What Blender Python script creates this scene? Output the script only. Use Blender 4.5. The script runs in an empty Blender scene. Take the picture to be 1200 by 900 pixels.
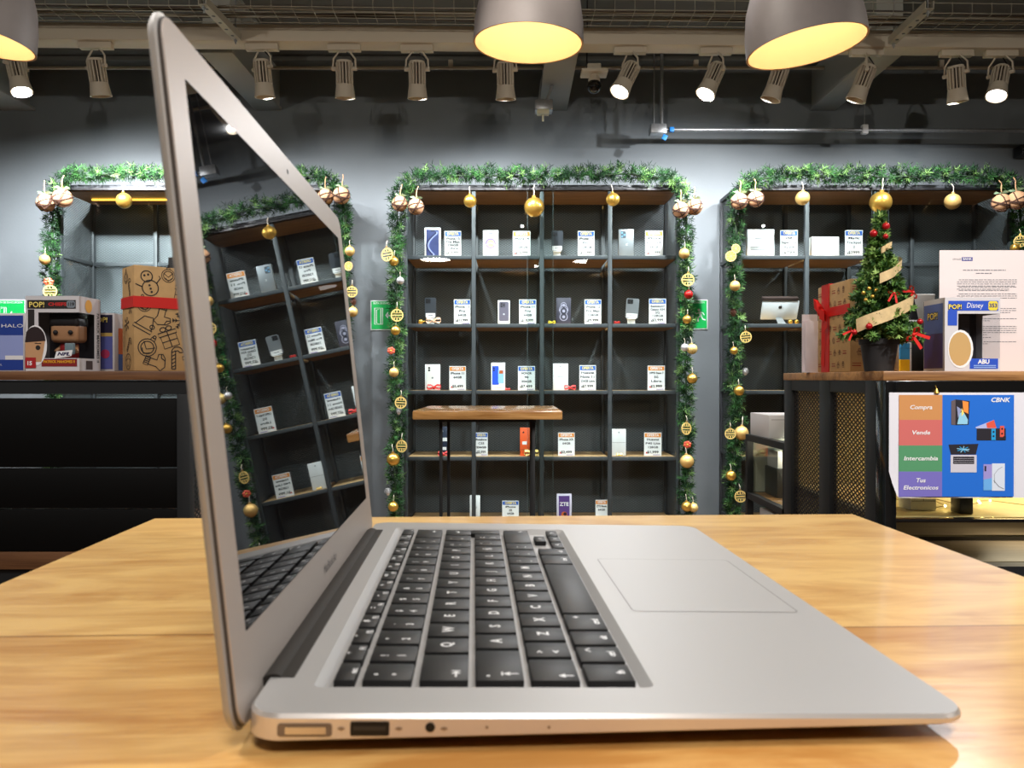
import bpy, bmesh, math, random
from mathutils import Vector, Matrix, Euler
R = random.Random(7)
PI = math.pi
S = bpy.context.scene
COL = S.collection
CAMZ, F = 1.10, 940.0

def at(px, py, d):
    """a point of the place measured in the photograph: pixel column, row, distance"""
    return Vector(((px - 600) / F * d, d, CAMZ - (py - 444) / F * d))

# ------------------------------------------------------------------ materials
def lin(c):
    return tuple(((v / 255) / 12.92 if v / 255 <= .04045 else ((v / 255 + .055) / 1.055) ** 2.4) for v in c)

_M = {}
def mat(name, rgb, rough=.5, metal=0, emit=0, spec=.5, coat=0, var=0, vscale=30, bump=0, bscale=200):
    if name in _M: return _M[name]
    m = bpy.data.materials.new(name); m.use_nodes = True
    nt = m.node_tree; b = nt.nodes['Principled BSDF']
    c = (*lin(rgb), 1)
    b.inputs['Base Color'].default_value = c
    b.inputs['Roughness'].default_value = rough
    b.inputs['Metallic'].default_value = metal
    b.inputs['Specular IOR Level'].default_value = spec
    b.inputs['Coat Weight'].default_value = coat
    if emit:
        b.inputs['Emission Color'].default_value = c
        b.inputs['Emission Strength'].default_value = emit
    if var or bump:
        tc = nt.nodes.new('ShaderNodeTexCoord')
    if var:
        n = nt.nodes.new('ShaderNodeTexNoise'); n.inputs['Scale'].default_value = vscale; n.inputs['Detail'].default_value = 4
        nt.links.new(tc.outputs['Object'], n.inputs['Vector'])
        r = nt.nodes.new('ShaderNodeValToRGB')
        r.color_ramp.elements[0].position = .3; r.color_ramp.elements[1].position = .7
        r.color_ramp.elements[0].color = (*[x * (1 - var) for x in c[:3]], 1)
        r.color_ramp.elements[1].color = (*[min(1, x * (1 + var)) for x in c[:3]], 1)
        nt.links.new(n.outputs['Fac'], r.inputs['Fac']); nt.links.new(r.outputs['Color'], b.inputs['Base Color'])
    if bump:
        n2 = nt.nodes.new('ShaderNodeTexNoise'); n2.inputs['Scale'].default_value = bscale
        nt.links.new(tc.outputs['Object'], n2.inputs['Vector'])
        bp = nt.nodes.new('ShaderNodeBump'); bp.inputs['Strength'].default_value = bump; bp.inputs['Distance'].default_value = .01
        nt.links.new(n2.outputs['Fac'], bp.inputs['Height']); nt.links.new(bp.outputs['Normal'], b.inputs['Normal'])
    _M[name] = m
    return m

def wood(name, dark, light, rough=.35, stretch=(1.2, 14, 14), plank=None, coat=0., axis='Y', seam=.0):
    """long grain along X; plank = (width, offset) gives joints across `axis`"""
    if name in _M: return _M[name]
    m = bpy.data.materials.new(name); m.use_nodes = True
    nt = m.node_tree; N = nt.nodes; L = nt.links; b = N['Principled BSDF']
    tc = N.new('ShaderNodeTexCoord')
    vec = tc.outputs['Object']
    shade = None
    if plank:
        sp = N.new('ShaderNodeSeparateXYZ'); L.new(vec, sp.inputs[0])
        a = N.new('ShaderNodeMath'); a.operation = 'ADD'; a.inputs[1].default_value = plank[1]; L.new(sp.outputs[axis], a.inputs[0])
        d = N.new('ShaderNodeMath'); d.operation = 'DIVIDE'; d.inputs[1].default_value = plank[0]; L.new(a.outputs[0], d.inputs[0])
        fl = N.new('ShaderNodeMath'); fl.operation = 'FLOOR'; L.new(d.outputs[0], fl.inputs[0])
        wn = N.new('ShaderNodeTexWhiteNoise'); wn.noise_dimensions = '1D'; L.new(fl.outputs[0], wn.inputs['W'])
        off = N.new('ShaderNodeVectorMath'); off.operation = 'MULTIPLY_ADD'
        L.new(wn.outputs['Color'], off.inputs[0]); off.inputs[1].default_value = (7, 7, 7); L.new(vec, off.inputs[2])
        vec = off.outputs[0]
        gm = N.new('ShaderNodeMath'); gm.operation = 'MULTIPLY'; gm.inputs[1].default_value = .618; L.new(fl.outputs[0], gm.inputs[0])
        gf = N.new('ShaderNodeMath'); gf.operation = 'FRACT'; L.new(gm.outputs[0], gf.inputs[0]); shade = gf.outputs[0]
        fr = N.new('ShaderNodeMath'); fr.operation = 'FRACT'; L.new(d.outputs[0], fr.inputs[0])
        sm = N.new('ShaderNodeMath'); sm.operation = 'LESS_THAN'; sm.inputs[1].default_value = seam; L.new(fr.outputs[0], sm.inputs[0]); seamo = sm.outputs[0]
    mp = N.new('ShaderNodeMapping'); mp.inputs['Scale'].default_value = stretch; L.new(vec, mp.inputs['Vector'])
    n1 = N.new('ShaderNodeTexNoise'); n1.inputs['Scale'].default_value = 1.6; n1.inputs['Detail'].default_value = 7
    n1.inputs['Roughness'].default_value = .62; n1.inputs['Distortion'].default_value = 1.9
    L.new(mp.outputs[0], n1.inputs['Vector'])
    mp2 = N.new('ShaderNodeMapping'); mp2.inputs['Scale'].default_value = (stretch[0] * 2.5, stretch[1] * 9, stretch[2] * 9); L.new(vec, mp2.inputs['Vector'])
    n2 = N.new('ShaderNodeTexNoise'); n2.inputs['Scale'].default_value = 2.5; n2.inputs['Detail'].default_value = 3; L.new(mp2.outputs[0], n2.inputs['Vector'])
    mx = N.new('ShaderNodeMath'); mx.operation = 'MULTIPLY_ADD'; mx.inputs[1].default_value = .28; L.new(n2.outputs['Fac'], mx.inputs[0]); L.new(n1.outputs['Fac'], mx.inputs[2])
    last = mx.outputs[0]
    if shade is not None:
        ad = N.new('ShaderNodeMath'); ad.operation = 'MULTIPLY_ADD'; ad.inputs[1].default_value = .22; L.new(shade, ad.inputs[0]); L.new(last, ad.inputs[2]); last = ad.outputs[0]
        base = .72
    else: base = .64
    rp = N.new('ShaderNodeValToRGB'); e = rp.color_ramp.elements
    e[0].position = base - .22; e[0].color = (*lin(dark), 1); e[1].position = base + .17; e[1].color = (*lin(light), 1)
    L.new(last, rp.inputs['Fac'])
    co_ = rp.outputs['Color']
    if shade is not None and seam:
        mc = N.new('ShaderNodeMix'); mc.data_type = 'RGBA'; L.new(seamo, mc.inputs[0]); L.new(co_, mc.inputs[6]); mc.inputs[7].default_value = (*[.55 * v for v in lin(dark)], 1); co_ = mc.outputs[2]
    L.new(co_, b.inputs['Base Color'])
    b.inputs['Roughness'].default_value = rough; b.inputs['Coat Weight'].default_value = coat; b.inputs['Coat Roughness'].default_value = .12
    bp = N.new('ShaderNodeBump'); bp.inputs['Strength'].default_value = .06; bp.inputs['Distance'].default_value = .004
    L.new(last, bp.inputs['Height']); L.new(bp.outputs['Normal'], b.inputs['Normal'])
    _M[name] = m
    return m

def glass(name, tint=(235, 242, 240), ior=1.45, rough=0.):
    """thin pane: Fresnel mix of see-through and mirror"""
    if name in _M: return _M[name]
    m = bpy.data.materials.new(name); m.use_nodes = True
    nt = m.node_tree; N = nt.nodes; L = nt.links
    N.remove(N['Principled BSDF']); o = N['Material Output']
    t = N.new('ShaderNodeBsdfTransparent'); t.inputs[0].default_value = (*lin(tint), 1)
    g = N.new('ShaderNodeBsdfGlossy'); g.inputs['Roughness'].default_value = rough
    f = N.new('ShaderNodeFresnel'); f.inputs['IOR'].default_value = ior
    ge = N.new('ShaderNodeNewGeometry'); mr = N.new('ShaderNodeMapRange'); L.new(ge.outputs['Backfacing'], mr.inputs[0])
    mr.inputs[3].default_value = ior; mr.inputs[4].default_value = 1 / ior; L.new(mr.outputs[0], f.inputs['IOR'])      # same pane from either side
    mx = N.new('ShaderNodeMixShader'); L.new(f.outputs[0], mx.inputs[0]); L.new(t.outputs[0], mx.inputs[1]); L.new(g.outputs[0], mx.inputs[2])
    L.new(mx.outputs[0], o.inputs[0]); _M[name] = m
    return m

def mesh_metal(name, rgb, plane, a=.024, b=.016, w=.17):
    """expanded-metal sheet: a lattice of diamond holes cut out by the pattern"""
    if name in _M: return _M[name]
    m = bpy.data.materials.new(name); m.use_nodes = True
    nt = m.node_tree; N = nt.nodes; L = nt.links; bs = N['Principled BSDF']; o = N['Material Output']
    bs.inputs['Base Color'].default_value = (*lin(rgb), 1); bs.inputs['Roughness'].default_value = .45; bs.inputs['Metallic'].default_value = .3
    tc = N.new('ShaderNodeTexCoord'); sp = N.new('ShaderNodeSeparateXYZ'); L.new(tc.outputs['Object'], sp.inputs[0])
    def M_(op, x, y=None):
        n = N.new('ShaderNodeMath'); n.operation = op
        for i, q in enumerate((x, y)):
            if q is None: continue
            if isinstance(q, (int, float)): n.inputs[i].default_value = q
            else: L.new(q, n.inputs[i])
        return n.outputs[0]
    u = M_('DIVIDE', sp.outputs[plane[0]], a); v = M_('DIVIDE', sp.outputs[plane[1]], b)
    def strand(q):
        return M_('LESS_THAN', M_('ABSOLUTE', M_('SUBTRACT', M_('FRACT', q), .5)), w)
    k = M_('MAXIMUM', strand(M_('ADD', u, v)), strand(M_('SUBTRACT', u, v)))
    t = N.new('ShaderNodeBsdfTransparent'); mx = N.new('ShaderNodeMixShader')
    L.new(k, mx.inputs[0]); L.new(t.outputs[0], mx.inputs[1]); L.new(bs.outputs[0], mx.inputs[2]); L.new(mx.outputs[0], o.inputs[0])
    _M[name] = m
    return m

# ------------------------------------------------------------------ mesh builder
I4 = Matrix.Identity(4)
def T(x, y, z): return Matrix.Translation((x, y, z))
def RX(a): return Matrix.Rotation(a, 4, 'X')
def RY(a): return Matrix.Rotation(a, 4, 'Y')
def RZ(a): return Matrix.Rotation(a, 4, 'Z')
def FACE(x, y, z): return T(x, y, z) @ RX(PI / 2)      # local XY drawn upright, facing the -Y side
def along(d):
    return Vector(d).to_track_quat('Z', 'Y').to_matrix().to_4x4()
_txt = {}
def text_data(s, size, bold=0., shear=0., align='CENTER', ext=0.):
    k = (s, size, bold, shear, align, ext)
    if k in _txt: return _txt[k]
    cu = bpy.data.curves.new('lettering', 'FONT'); cu.body = s; cu.size = size; cu.offset = bold * size; cu.shear = shear
    cu.align_x = align; cu.align_y = 'CENTER'; cu.resolution_u = 2; cu.extrude = ext
    o = bpy.data.objects.new('lettering', cu); COL.objects.link(o)
    bpy.context.view_layer.update()
    me = bpy.data.meshes.new_from_object(o.evaluated_get(bpy.context.evaluated_depsgraph_get()))
    bpy.data.objects.remove(o); bpy.data.curves.remove(cu)
    _txt[k] = ([v.co.copy() for v in me.vertices], [list(p.vertices) for p in me.polygons]); bpy.data.meshes.remove(me)
    return _txt[k]

class MB:
    def __init__(s, m=None): s.bm = bmesh.new(); s.mats = []; s.cur = m
    def mi(s, m):
        m = m or s.cur
        if m not in s.mats: s.mats.append(m)
        return s.mats.index(m)
    def add(s, vs, fs, m=None, M=I4):
        i = s.mi(m); b = [s.bm.verts.new(M @ Vector(v)) for v in vs]
        for f in fs:
            try: s.bm.faces.new([b[k] for k in f]).material_index = i
            except ValueError: pass
        return s
    def box(s, c, d, m=None, M=I4, bev=0., seg=2):
        i = s.mi(m); t = bmesh.new()
        bmesh.ops.create_cube(t, size=1, matrix=M @ T(*c) @ Matrix.Diagonal((*d, 1)))
        if bev: bmesh.ops.bevel(t, geom=t.edges[:], offset=bev, segments=seg, affect='EDGES', profile=.5)
        return s._merge(t, i)
    def _merge(s, t, i):
        vm = {v: s.bm.verts.new(v.co) for v in t.verts}
        for f in t.faces:
            try: s.bm.faces.new([vm[v] for v in f.verts]).material_index = i
            except ValueError: pass
        t.free(); return s
    def box2(s, a, b, m=None, M=I4, bev=0., seg=2):
        a, b = Vector(a), Vector(b)
        return s.box((a + b) / 2, [abs(x) for x in (b - a)], m, M, bev, seg)
    def lathe(s, prof, m=None, M=I4, n=24, closed=False):
        vs = []; fs = []; k = len(prof)
        for j in range(n):
            a = 2 * PI * j / n
            for r, z in prof: vs.append((r * math.cos(a), r * math.sin(a), z))
        for j in range(n):
            j2 = (j + 1) % n
            for q in range(k - 1): fs.append((j * k + q, j2 * k + q, j2 * k + q + 1, j * k + q + 1))
        i = s.mi(m); t = bmesh.new(); b = [t.verts.new(M @ Vector(v)) for v in vs]
        for f in fs: t.faces.new([b[q] for q in f])
        bmesh.ops.remove_doubles(t, verts=t.verts[:], dist=1e-6)
        bmesh.ops.dissolve_degenerate(t, edges=t.edges[:], dist=1e-7)
        return s._merge(t, i)
    def cyl(s, p, q, r, m=None, n=12, r2=None, cap=True):
        p, q = Vector(p), Vector(q); h = (q - p).length; r2 = r if r2 is None else r2
        M = T(*p) @ along(q - p)
        pr = ([(0, 0)] if cap else []) + [(r, 0), (r2, h)] + ([(0, h)] if cap else [])
        return s.lathe(pr, m, M, n)
    def tube(s, pts, r, m=None, n=8):
        pts = [Vector(p) for p in pts]; k = len(pts); vs = []; fs = []; up = Vector((.13, .31, .94))
        for i, p in enumerate(pts):
            d = (pts[min(i + 1, k - 1)] - pts[max(i - 1, 0)]).normalized()
            a = d.cross(up)
            if a.length < .05: a = d.cross(Vector((1, 0, 0)))
            a.normalize(); b = d.cross(a)
            rr = r[i] if isinstance(r, (list, tuple)) else r
            for j in range(n):
                t = 2 * PI * j / n; vs.append(p + a * math.cos(t) * rr + b * math.sin(t) * rr)
        for i in range(k - 1):
            for j in range(n): fs.append((i * n + j, i * n + (j + 1) % n, (i + 1) * n + (j + 1) % n, (i + 1) * n + j))
        fs.append(tuple(range(n))[::-1]); fs.append(tuple(range((k - 1) * n, k * n)))
        return s.add(vs, fs, m)
    def ball(s, c, r, m=None, n=20, sc=(1, 1, 1), M=I4):
        k = max(6, n // 2)
        pr = [(r * math.sin(PI * i / k), -r * math.cos(PI * i / k)) for i in range(k + 1)]
        return s.lathe(pr, m, M @ T(*c) @ Matrix.Diagonal((*sc, 1)), n)
    def poly(s, pts, m=None, M=I4, depth=0.):
        """flat outline in local XY; depth extrudes it to -Z"""
        n = len(pts); vs = [(p[0], p[1], 0) for p in pts]; fs = [tuple(range(n))]
        if depth:
            vs += [(p[0], p[1], -depth) for p in pts]; fs.append(tuple(range(n, 2 * n))[::-1])
            fs += [(i, i + n, (i + 1) % n + n, (i + 1) % n) for i in range(n)]
        return s.add(vs, fs, m, M)
    def rect(s, x0, y0, x1, y1, m=None, M=I4, z=0.):
        return s.add([(x0, y0, z), (x1, y0, z), (x1, y1, z), (x0, y1, z)], [(0, 1, 2, 3)], m, M)
    def disc(s, cx, cy, r, m=None, M=I4, z=0., n=20, ry=None):
        return s.add([(cx + r * math.cos(2 * PI * i / n), cy + (ry or r) * math.sin(2 * PI * i / n), z) for i in range(n)], [tuple(range(n))], m, M)
    def stroke(s, pts, w, m=None, M=I4, z=0., close=False):
        pts = [Vector((p[0], p[1], 0)) for p in pts]; k = len(pts)
        if close: pts.append(pts[0]); k += 1
        vs = []
        for i, p in enumerate(pts):
            d = pts[min(i + 1, k - 1)] - pts[max(i - 1, 0)]
            if close and i in (0, k - 1): d = pts[1] - pts[k - 2]
            d = d.normalized() if d.length else Vector((1, 0, 0)); nn = Vector((-d.y, d.x, 0)) * w / 2
            vs += [p + nn + Vector((0, 0, z)), p - nn + Vector((0, 0, z))]
        return s.add(vs, [(2 * i, 2 * i + 1, 2 * i + 3, 2 * i + 2) for i in range(k - 1)], m, M)
    def text(s, t, size, m=None, M=I4, bold=0., shear=0., align='CENTER', ext=0., width=None):
        vs, fs = text_data(t, size, bold, shear, align, ext)
        if width and vs:
            w = max(v.x for v in vs) - min(v.x for v in vs)
            if w > 0: M = M @ Matrix.Diagonal((width / w, 1, 1, 1))
        return s.add(vs, fs, m, M)
    def obj(s, name, parent=None, loc=None, smooth=35, **props):
        me = bpy.data.meshes.new(name)
        bmesh.ops.recalc_face_normals(s.bm, faces=[f for f in s.bm.faces if len(f.verts) > 2]) if props.pop('recalc', True) else None
        s.bm.to_mesh(me); s.bm.free()
        for m in s.mats: me.materials.append(m)
        if smooth:
            me.shade_smooth(); me.set_sharp_from_angle(angle=math.radians(smooth))
        o = bpy.data.objects.new(name, me); COL.objects.link(o)
        if parent: o.parent = parent
        if loc is not None: o.location = loc
        for k, v in props.items(): o[k] = v
        return o

def thing(name, label, cat, loc=(0, 0, 0), rz=0, group=None, M=None):
    o = bpy.data.objects.new(name, None); COL.objects.link(o); o.empty_display_size = .05
    if M is not None: o.matrix_world = M
    else: o.location = loc; o.rotation_euler = (0, 0, rz)
    o['label'] = label; o['category'] = cat
    if group: o['group'] = group
    return o
_kids = {}
def dup(src, label, loc=None, rz=None, group=None, M=None):
    kids = [o for o in src.children]
    r = src.copy(); COL.objects.link(r); r['label'] = label
    if group: r['group'] = group
    if M is not None: r.matrix_world = M
    else:
        if loc is not None: r.location = loc
        if rz is not None: r.rotation_euler = (0, 0, rz)
    for c in kids:
        k = c.copy(); COL.objects.link(k); k.parent = r
        for g in c.children:
            q = g.copy(); COL.objects.link(q); q.parent = k
    return r
ORD = 'first second third fourth fifth sixth seventh eighth ninth tenth eleventh twelfth thirteenth fourteenth fifteenth sixteenth'.split()

def rrect(x0, y0, x1, y1, r, k=6):
    out = []
    for cx, cy, a0 in ((x1 - r, y1 - r, 0), (x0 + r, y1 - r, PI / 2), (x0 + r, y0 + r, PI), (x1 - r, y0 + r, 3 * PI / 2)):
        for i in range(k + 1):
            a = a0 + PI / 2 * i / k; out.append((cx + r * math.cos(a), cy + r * math.sin(a)))
    return out
def loops(mb, ls, m, cap0=True, cap1=True, M=I4):
    n = len(ls[0]); vs = [p for l in ls for p in l]; fs = []
    for j in range(len(ls) - 1):
        for i in range(n): fs.append((j * n + i, j * n + (i + 1) % n, (j + 1) * n + (i + 1) % n, (j + 1) * n + i))
    if cap0: fs.append(tuple(range(n))[::-1])
    if cap1: fs.append(tuple(range((len(ls) - 1) * n, len(ls) * n)))
    mb.add(vs, fs, m, M)

# common finishes
BLACKM = mat('black_steel', (34, 36, 38), .45, .2)
FRAME = mat('grey_steel', (58, 61, 65), .55, 0, var=.08)
WHITE = mat('white_card', (236, 236, 238), .55)
OFFW = mat('cream_paint', (206, 196, 176), .5)
BLK = mat('black_plastic', (18, 18, 19), .4)
GOLD = mat('gold_bauble', (222, 178, 84), .28, .85)
GOLDM = mat('matt_gold', (214, 178, 108), .5, .6, var=.15, vscale=120)
SILV = mat('silver_bauble', (214, 214, 214), .3, .7)
RED = mat('red_ribbon', (206, 30, 22), .4)
TWINE = mat('twine', (186, 142, 104), .8, var=.25, vscale=150)
TWINED = mat('dark_twine', (66, 40, 26), .8)
CHROME = mat('galvanised', (168, 170, 172), .35, .7, var=.12, vscale=60)
INK = mat('black_ink', (30, 26, 26), .6)
GREYINK = mat('grey_ink', (120, 122, 128), .6)
BLUE = mat('print_blue', (44, 98, 190), .5)
ORANGE = mat('print_orange', (226, 138, 52), .5)
YEL = mat('print_yellow', (250, 226, 120), .5)
KRAFT = mat('kraft_paper', (186, 150, 100), .7, var=.08, vscale=40)
PANE = glass('cabinet_pane')
# ------------------------------------------------------------------ the room
WALLY, CEIL = 5.47, 3.30
wallm = mat('wall_paint', (122, 129, 133), .6, var=.05, vscale=3, bump=.05, bscale=60)
ceilm = mat('ceiling_paint', (108, 109, 104), .8, var=.08, vscale=2)
floorm = wood('floor_boards', (70, 46, 30), (112, 80, 52), .4, (1.5, 10, 10), (.16, 0))
X0R, X1R, Y0R = -4.6, 4.9, -3.2
def room(name, a, b, m):
    MB(m).box2(a, b).obj(name, kind='structure')
room('floor', (X0R, Y0R, -.1), (X1R, WALLY, 0), floorm)
room('ceiling', (X0R, Y0R, CEIL), (X1R, WALLY, CEIL + .1), ceilm)
room('wall_back', (X0R, WALLY, 0), (X1R, WALLY + .1, CEIL), wallm)
room('wall_left', (X0R - .1, Y0R, 0), (X0R, WALLY, CEIL), wallm)
room('wall_right', (X1R, Y0R, 0), (X1R + .1, WALLY, CEIL), wallm)
room('wall_front', (X0R, Y0R - .1, 0), (X1R, Y0R, CEIL), mat('front_wall_paint', (150, 146, 138), .7))

# beams that run to the wall under the ceiling
beamm = mat('beam_paint', (168, 168, 160), .6)
for px0, px1 in ((4, 43), (300, 331), (632, 664), (948, 978)):
    x0, x1 = (px0 - 600) / F * WALLY, (px1 - 600) / F * WALLY
    b = MB(beamm).box2((x0, 4.5, 2.925), (x1, WALLY - .001, 2.945), bev=.002).box2((x0, 4.5, CEIL - .03), (x1, WALLY - .001, CEIL - .002))
    xm = (x0 + x1) / 2
    b.box2((xm - .075, 4.5, 2.945), (xm + .075, WALLY - .001, CEIL - .03)).obj('trim_' + str(1 + len([o for o in COL.objects if o.name.startswith('trim')])), kind='structure')
# cream cross beam carrying the spotlights (slightly askew to the wall)
BA = .022
RB = RZ(BA)
def onbeam(px, py, d0=4.3):
    t = (px - 600) / F
    d = d0 / (1 - t * math.tan(BA))
    return at(px, py, d)
MB(OFFW).box2((-4.2, 4.30, 2.895), (4.2, 4.42, 2.985), M=RB, bev=.004).obj('trim_5', kind='structure')
# ribbed deck edge and conduit line where wall and ceiling meet
d = MB(mat('deck_paint', (108, 108, 102), .6))
for i, (z, y) in enumerate(((3.20, 5.30), (3.235, 5.22), (3.27, 5.14))): d.box2((X0R, y, z), (X1R, WALLY - .002, z + .03), bev=.004)
d.obj('trim_6', kind='structure')
pipe = thing('wall_conduit', 'thin pale conduit running along the wall just under the ceiling', 'pipe', (0, 5.25, 3.13))
q = MB(OFFW).cyl((-4.5, 0, 0), (4.8, 0, 0), .011)
q.obj('pipe_run', pipe)
for x in (-3.6, -2.0, -.4, 1.2, 2.8, 4.4): MB(OFFW).box((x, 0, .02), (.03, .03, .06), bev=.003).obj('clip', pipe)

# wire cable tray with its two hangers
wire = mat('tray_wire', (150, 146, 130), .5, .3)
tray = thing('cable_tray', 'long wire mesh cable tray running above the cream beam', 'cable tray', (0, 0, 2.936))
tray.rotation_euler.z = BA
t = MB(wire)
for y, z in ((3.99, .05), (3.99, 0), (4.05, 0), (4.11, 0), (4.17, 0), (4.17, .04)): t.tube([(-4.4, y, z), (0, y, z), (4.4, y, z)], .002, n=5)
x = -4.4
while x < 4.4:
    t.tube([(x, 3.99, .055), (x, 3.99, -.004), (x, 4.17, -.004), (x, 4.17, .045)], .0018, n=5); x += .1
t.obj('wire_mesh', tray)
cab = mat('dark_cable', (70, 62, 52), .6)
for i in range(5):
    y = 4.02 + i * .03
    tag = MB(mat('dark_cable%d' % (i % 2), ((64, 56, 48), (150, 146, 132))[i % 2], .6))
    tag.tube([(x / 4, y + .012 * math.sin(x * .7 + i * 2), .012 + .004 * math.sin(x + i)) for x in range(-17, 18)], .006, n=6)
    tag.obj('cable', tray)
for (ax, ay, bx, by, lab) in ((238, 6, 277, 46, 'perforated steel channel hanging under the tray near the laptop lid'), (1088, 12, 1046, 50, 'perforated steel channel hanging under the tray right of the pendants')):
    p0, p1 = at(ax, ay, 3.85), at(bx, by, 4.24)
    z = (p0.z + p1.z) / 2
    c = thing('strut_channel', lab, 'channel', (p1.x, p1.y, z)); dv = Vector((p0.x - p1.x, p0.y - p1.y, 0)); Lc = dv.length
    M = RZ(math.atan2(dv.y, dv.x))
    b = MB(mat('channel_paint', (176, 170, 154), .5, .2))
    b.box2((-.02, -.021, -.002), (Lc, .021, 0), M=M).box2((-.02, -.021, 0), (Lc, -.018, .036), M=M).box2((-.02, .018, 0), (Lc, .021, .036), M=M)
    b.obj('channel', c)
    h = MB(BLK)
    for i in range(5): h.disc(.04 + i * Lc / 5.2, 0, .009, M=M @ T(0, 0, -.0027), n=12)
    h.obj('slot_hole', c)
    k = MB(CHROME)
    for xx in (.0, Lc * .95): k.cyl(M @ Vector((xx, 0, -.03)), M @ Vector((xx, 0, CEIL - z)), .004).cyl(M @ Vector((xx, 0, -.018)), M @ Vector((xx, 0, -.008)), .009, n=6)
    k.obj('threaded_rod', c)

# ------------------------------------------------------------------ track spotlights
spotm = mat('spot_body', (206, 196, 178), .45)
spotdk = mat('spot_gap', (66, 58, 50), .7)
litm = mat('spot_lit', (255, 250, 240), emit=14)
lensm = mat('spot_lens', (240, 240, 236), .3)
def spot_parts(root, aim, lit):
    A = along(aim)                                    # +Z of the head runs towards its mouth
    drop = .056
    piv = Vector((0, 0, -drop - .03))
    H = T(*piv) @ A
    u = MB(spotm)                                      # finned housing + flared snout
    u.lathe([(0, -.035), (.034, -.035), (.036, -.03), (.036, -.024), (0, -.024)], M=H)
    u.lathe([(0, .07), (.038, .07), (.04, .078), (.046, .125), (.047, .13), (.043, .13), (.036, .084), (0, .084)], M=H, n=28)
    for i in range(16):
        a = 2 * PI * i / 16
        u.box((.03, 0, .023), (.019, .0046, .096), M=H @ RZ(a))
    u.obj('lamp_housing', root)
    MB(spotdk).lathe([(0, -.024), (.027, -.024), (.027, .07), (0, .07)], M=H, n=20).obj('heat_sink_core', root)
    MB(litm if lit else lensm).lathe([(0, .1), (.0395, .1), (.0395, .102), (0, .102)], M=H, n=24).obj('lens', root)
    y = MB(spotm)
    hx = A.to_3x3() @ Vector((1, 0, 0)); hx.z = 0; hx.normalize()
    pts = [piv + hx * .052, piv + hx * .05 + Vector((0, 0, .045)), piv + hx * .02 + Vector((0, 0, .085)), piv - hx * .02 + Vector((0, 0, .085)), piv - hx * .05 + Vector((0, 0, .045)), piv - hx * .052]
    y.tube(pts, .0045, n=6)
    for sgn in (1, -1): y.cyl(piv + hx * sgn * .036, piv + hx * sgn * .058, .009, n=10)
    y.cyl((0, 0, 0), piv + Vector((0, 0, .084)), .007, n=8)
    y.obj('yoke', root)
    MB(BLK).tube([(0.012, 0, -.01), (.04, .01, -.04), (.02, .02, -.075), piv + A.to_3x3() @ Vector((0, 0, -.03))], .003, n=6).obj('lead', root)
    MB(OFFW).box2((-.075, -.018, -.006), (.075, .018, .022), bev=.003).obj('track_adapter', root)
    return H
heads = [  # px of head centre, aim, lit, what it lights: (target px, py, distance, power, cone)
    (20, (.28, -.12, -.95), True), (114, (.07, .2, -.97), False), (308, (.06, .12, -.99), False), (404, (0, .15, -.98), False),
    (489, (0, .15, -.98), False), (592, (.02, .15, -.98), False), (738, (-.42, -.3, -.86), True), (838, (-.42, -.22, -.88), True),
    (913, (-.3, .1, -.95), False), (1014, (-.33, .12, -.93), False), (1119, (.12, .1, -.98), False), (1171, (-.33, -.3, -.9), True)]
spotlab = ['lit cream spotlight partly behind the pendant lamp at the left edge', 'cream track spotlight alone above the left cabinet, left of the laptop lid',
 'cream track spotlight just right of the slanting laptop lid edge', 'cream track spotlight second to the right of the laptop lid', 'cream track spotlight third to the right of the laptop lid, before the middle pendant',
 'cream track spotlight half hidden under the middle pendant lamp', 'glowing tilted spotlight next to the black dome camera', 'glowing tilted spotlight just left of the tilted pendant lamp',
 'cream track spotlight peeping out under the tilted pendant lamp', 'tilted cream spotlight hanging in front of the sloping beam, right of the tilted pendant', 'cream spotlight aimed straight down, second from the right edge', 'glowing cream spotlight last in the row at the right edge']
SPOTM = []
for (px, aim, lit), lab in zip(heads, spotlab):
    p = onbeam(px, 52, 4.345); p.z = 2.895 - .0265
    r = thing('track_spotlight', lab, 'spotlight', M=T(*p) @ Matrix.Diagonal((1.17, 1.17, 1.17, 1)), group='track spotlights on the cream beam')
    H = spot_parts(r, aim, lit)
    SPOTM.append(T(*p) @ Matrix.Diagonal((1.17, 1.17, 1.17, 1)) @ H)

# loop of lead between the last two spots
# ------------------------------------------------------------------ pendants
domem = mat('dome_outer', (128, 121, 119), .55, var=.04, vscale=20)
domein = mat('dome_gold', (255, 232, 198), .6, .0, spec=.1)
bulbm = mat('warm_bulb', (255, 220, 165), emit=2)
PEND = []
def pendant(px, py, d, R_, tilt, lab):
    c = at(px, py, d)
    r = thing('pendant_lamp', lab, 'pendant lamp', M=T(*c) @ RY(tilt[0]) @ RX(tilt[1]), group='dome pendant lamps')
    pr = [(R_, 0), (R_ * .985, .06), (R_ * .92, .125), (R_ * .78, .19), (R_ * .56, .235), (R_ * .3, .262), (.028, .272), (.026, .3), (0, .302)]
    MB(domem).lathe(pr, n=56).obj('dome_shade', r)
    pi = [(0, .255), (R_ * .3, .252), (R_ * .54, .226), (R_ * .755, .184), (R_ * .895, .122), (R_ * .96, .06), (R_ * .965, .001), (R_, 0)]
    MB(domein).lathe(pi, n=56).obj('gold_lining', r, recalc=False)
    MB(bulbm).lathe([(0, .11), (.02, .113), (.032, .13), (.034, .15), (.024, .18), (.014, .2), (0, .2)], n=20).obj('bulb', r)
    MB(BLK).cyl((0, 0, .19), (0, 0, .25), .02).obj('socket', r)
    MB(BLK).cyl((0, 0, .3), (0, 0, CEIL - c.z + .0), .004, n=8).obj('cord', r)
    PEND.append((T(*c) @ RY(tilt[0]) @ RX(tilt[1]), r))
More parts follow.
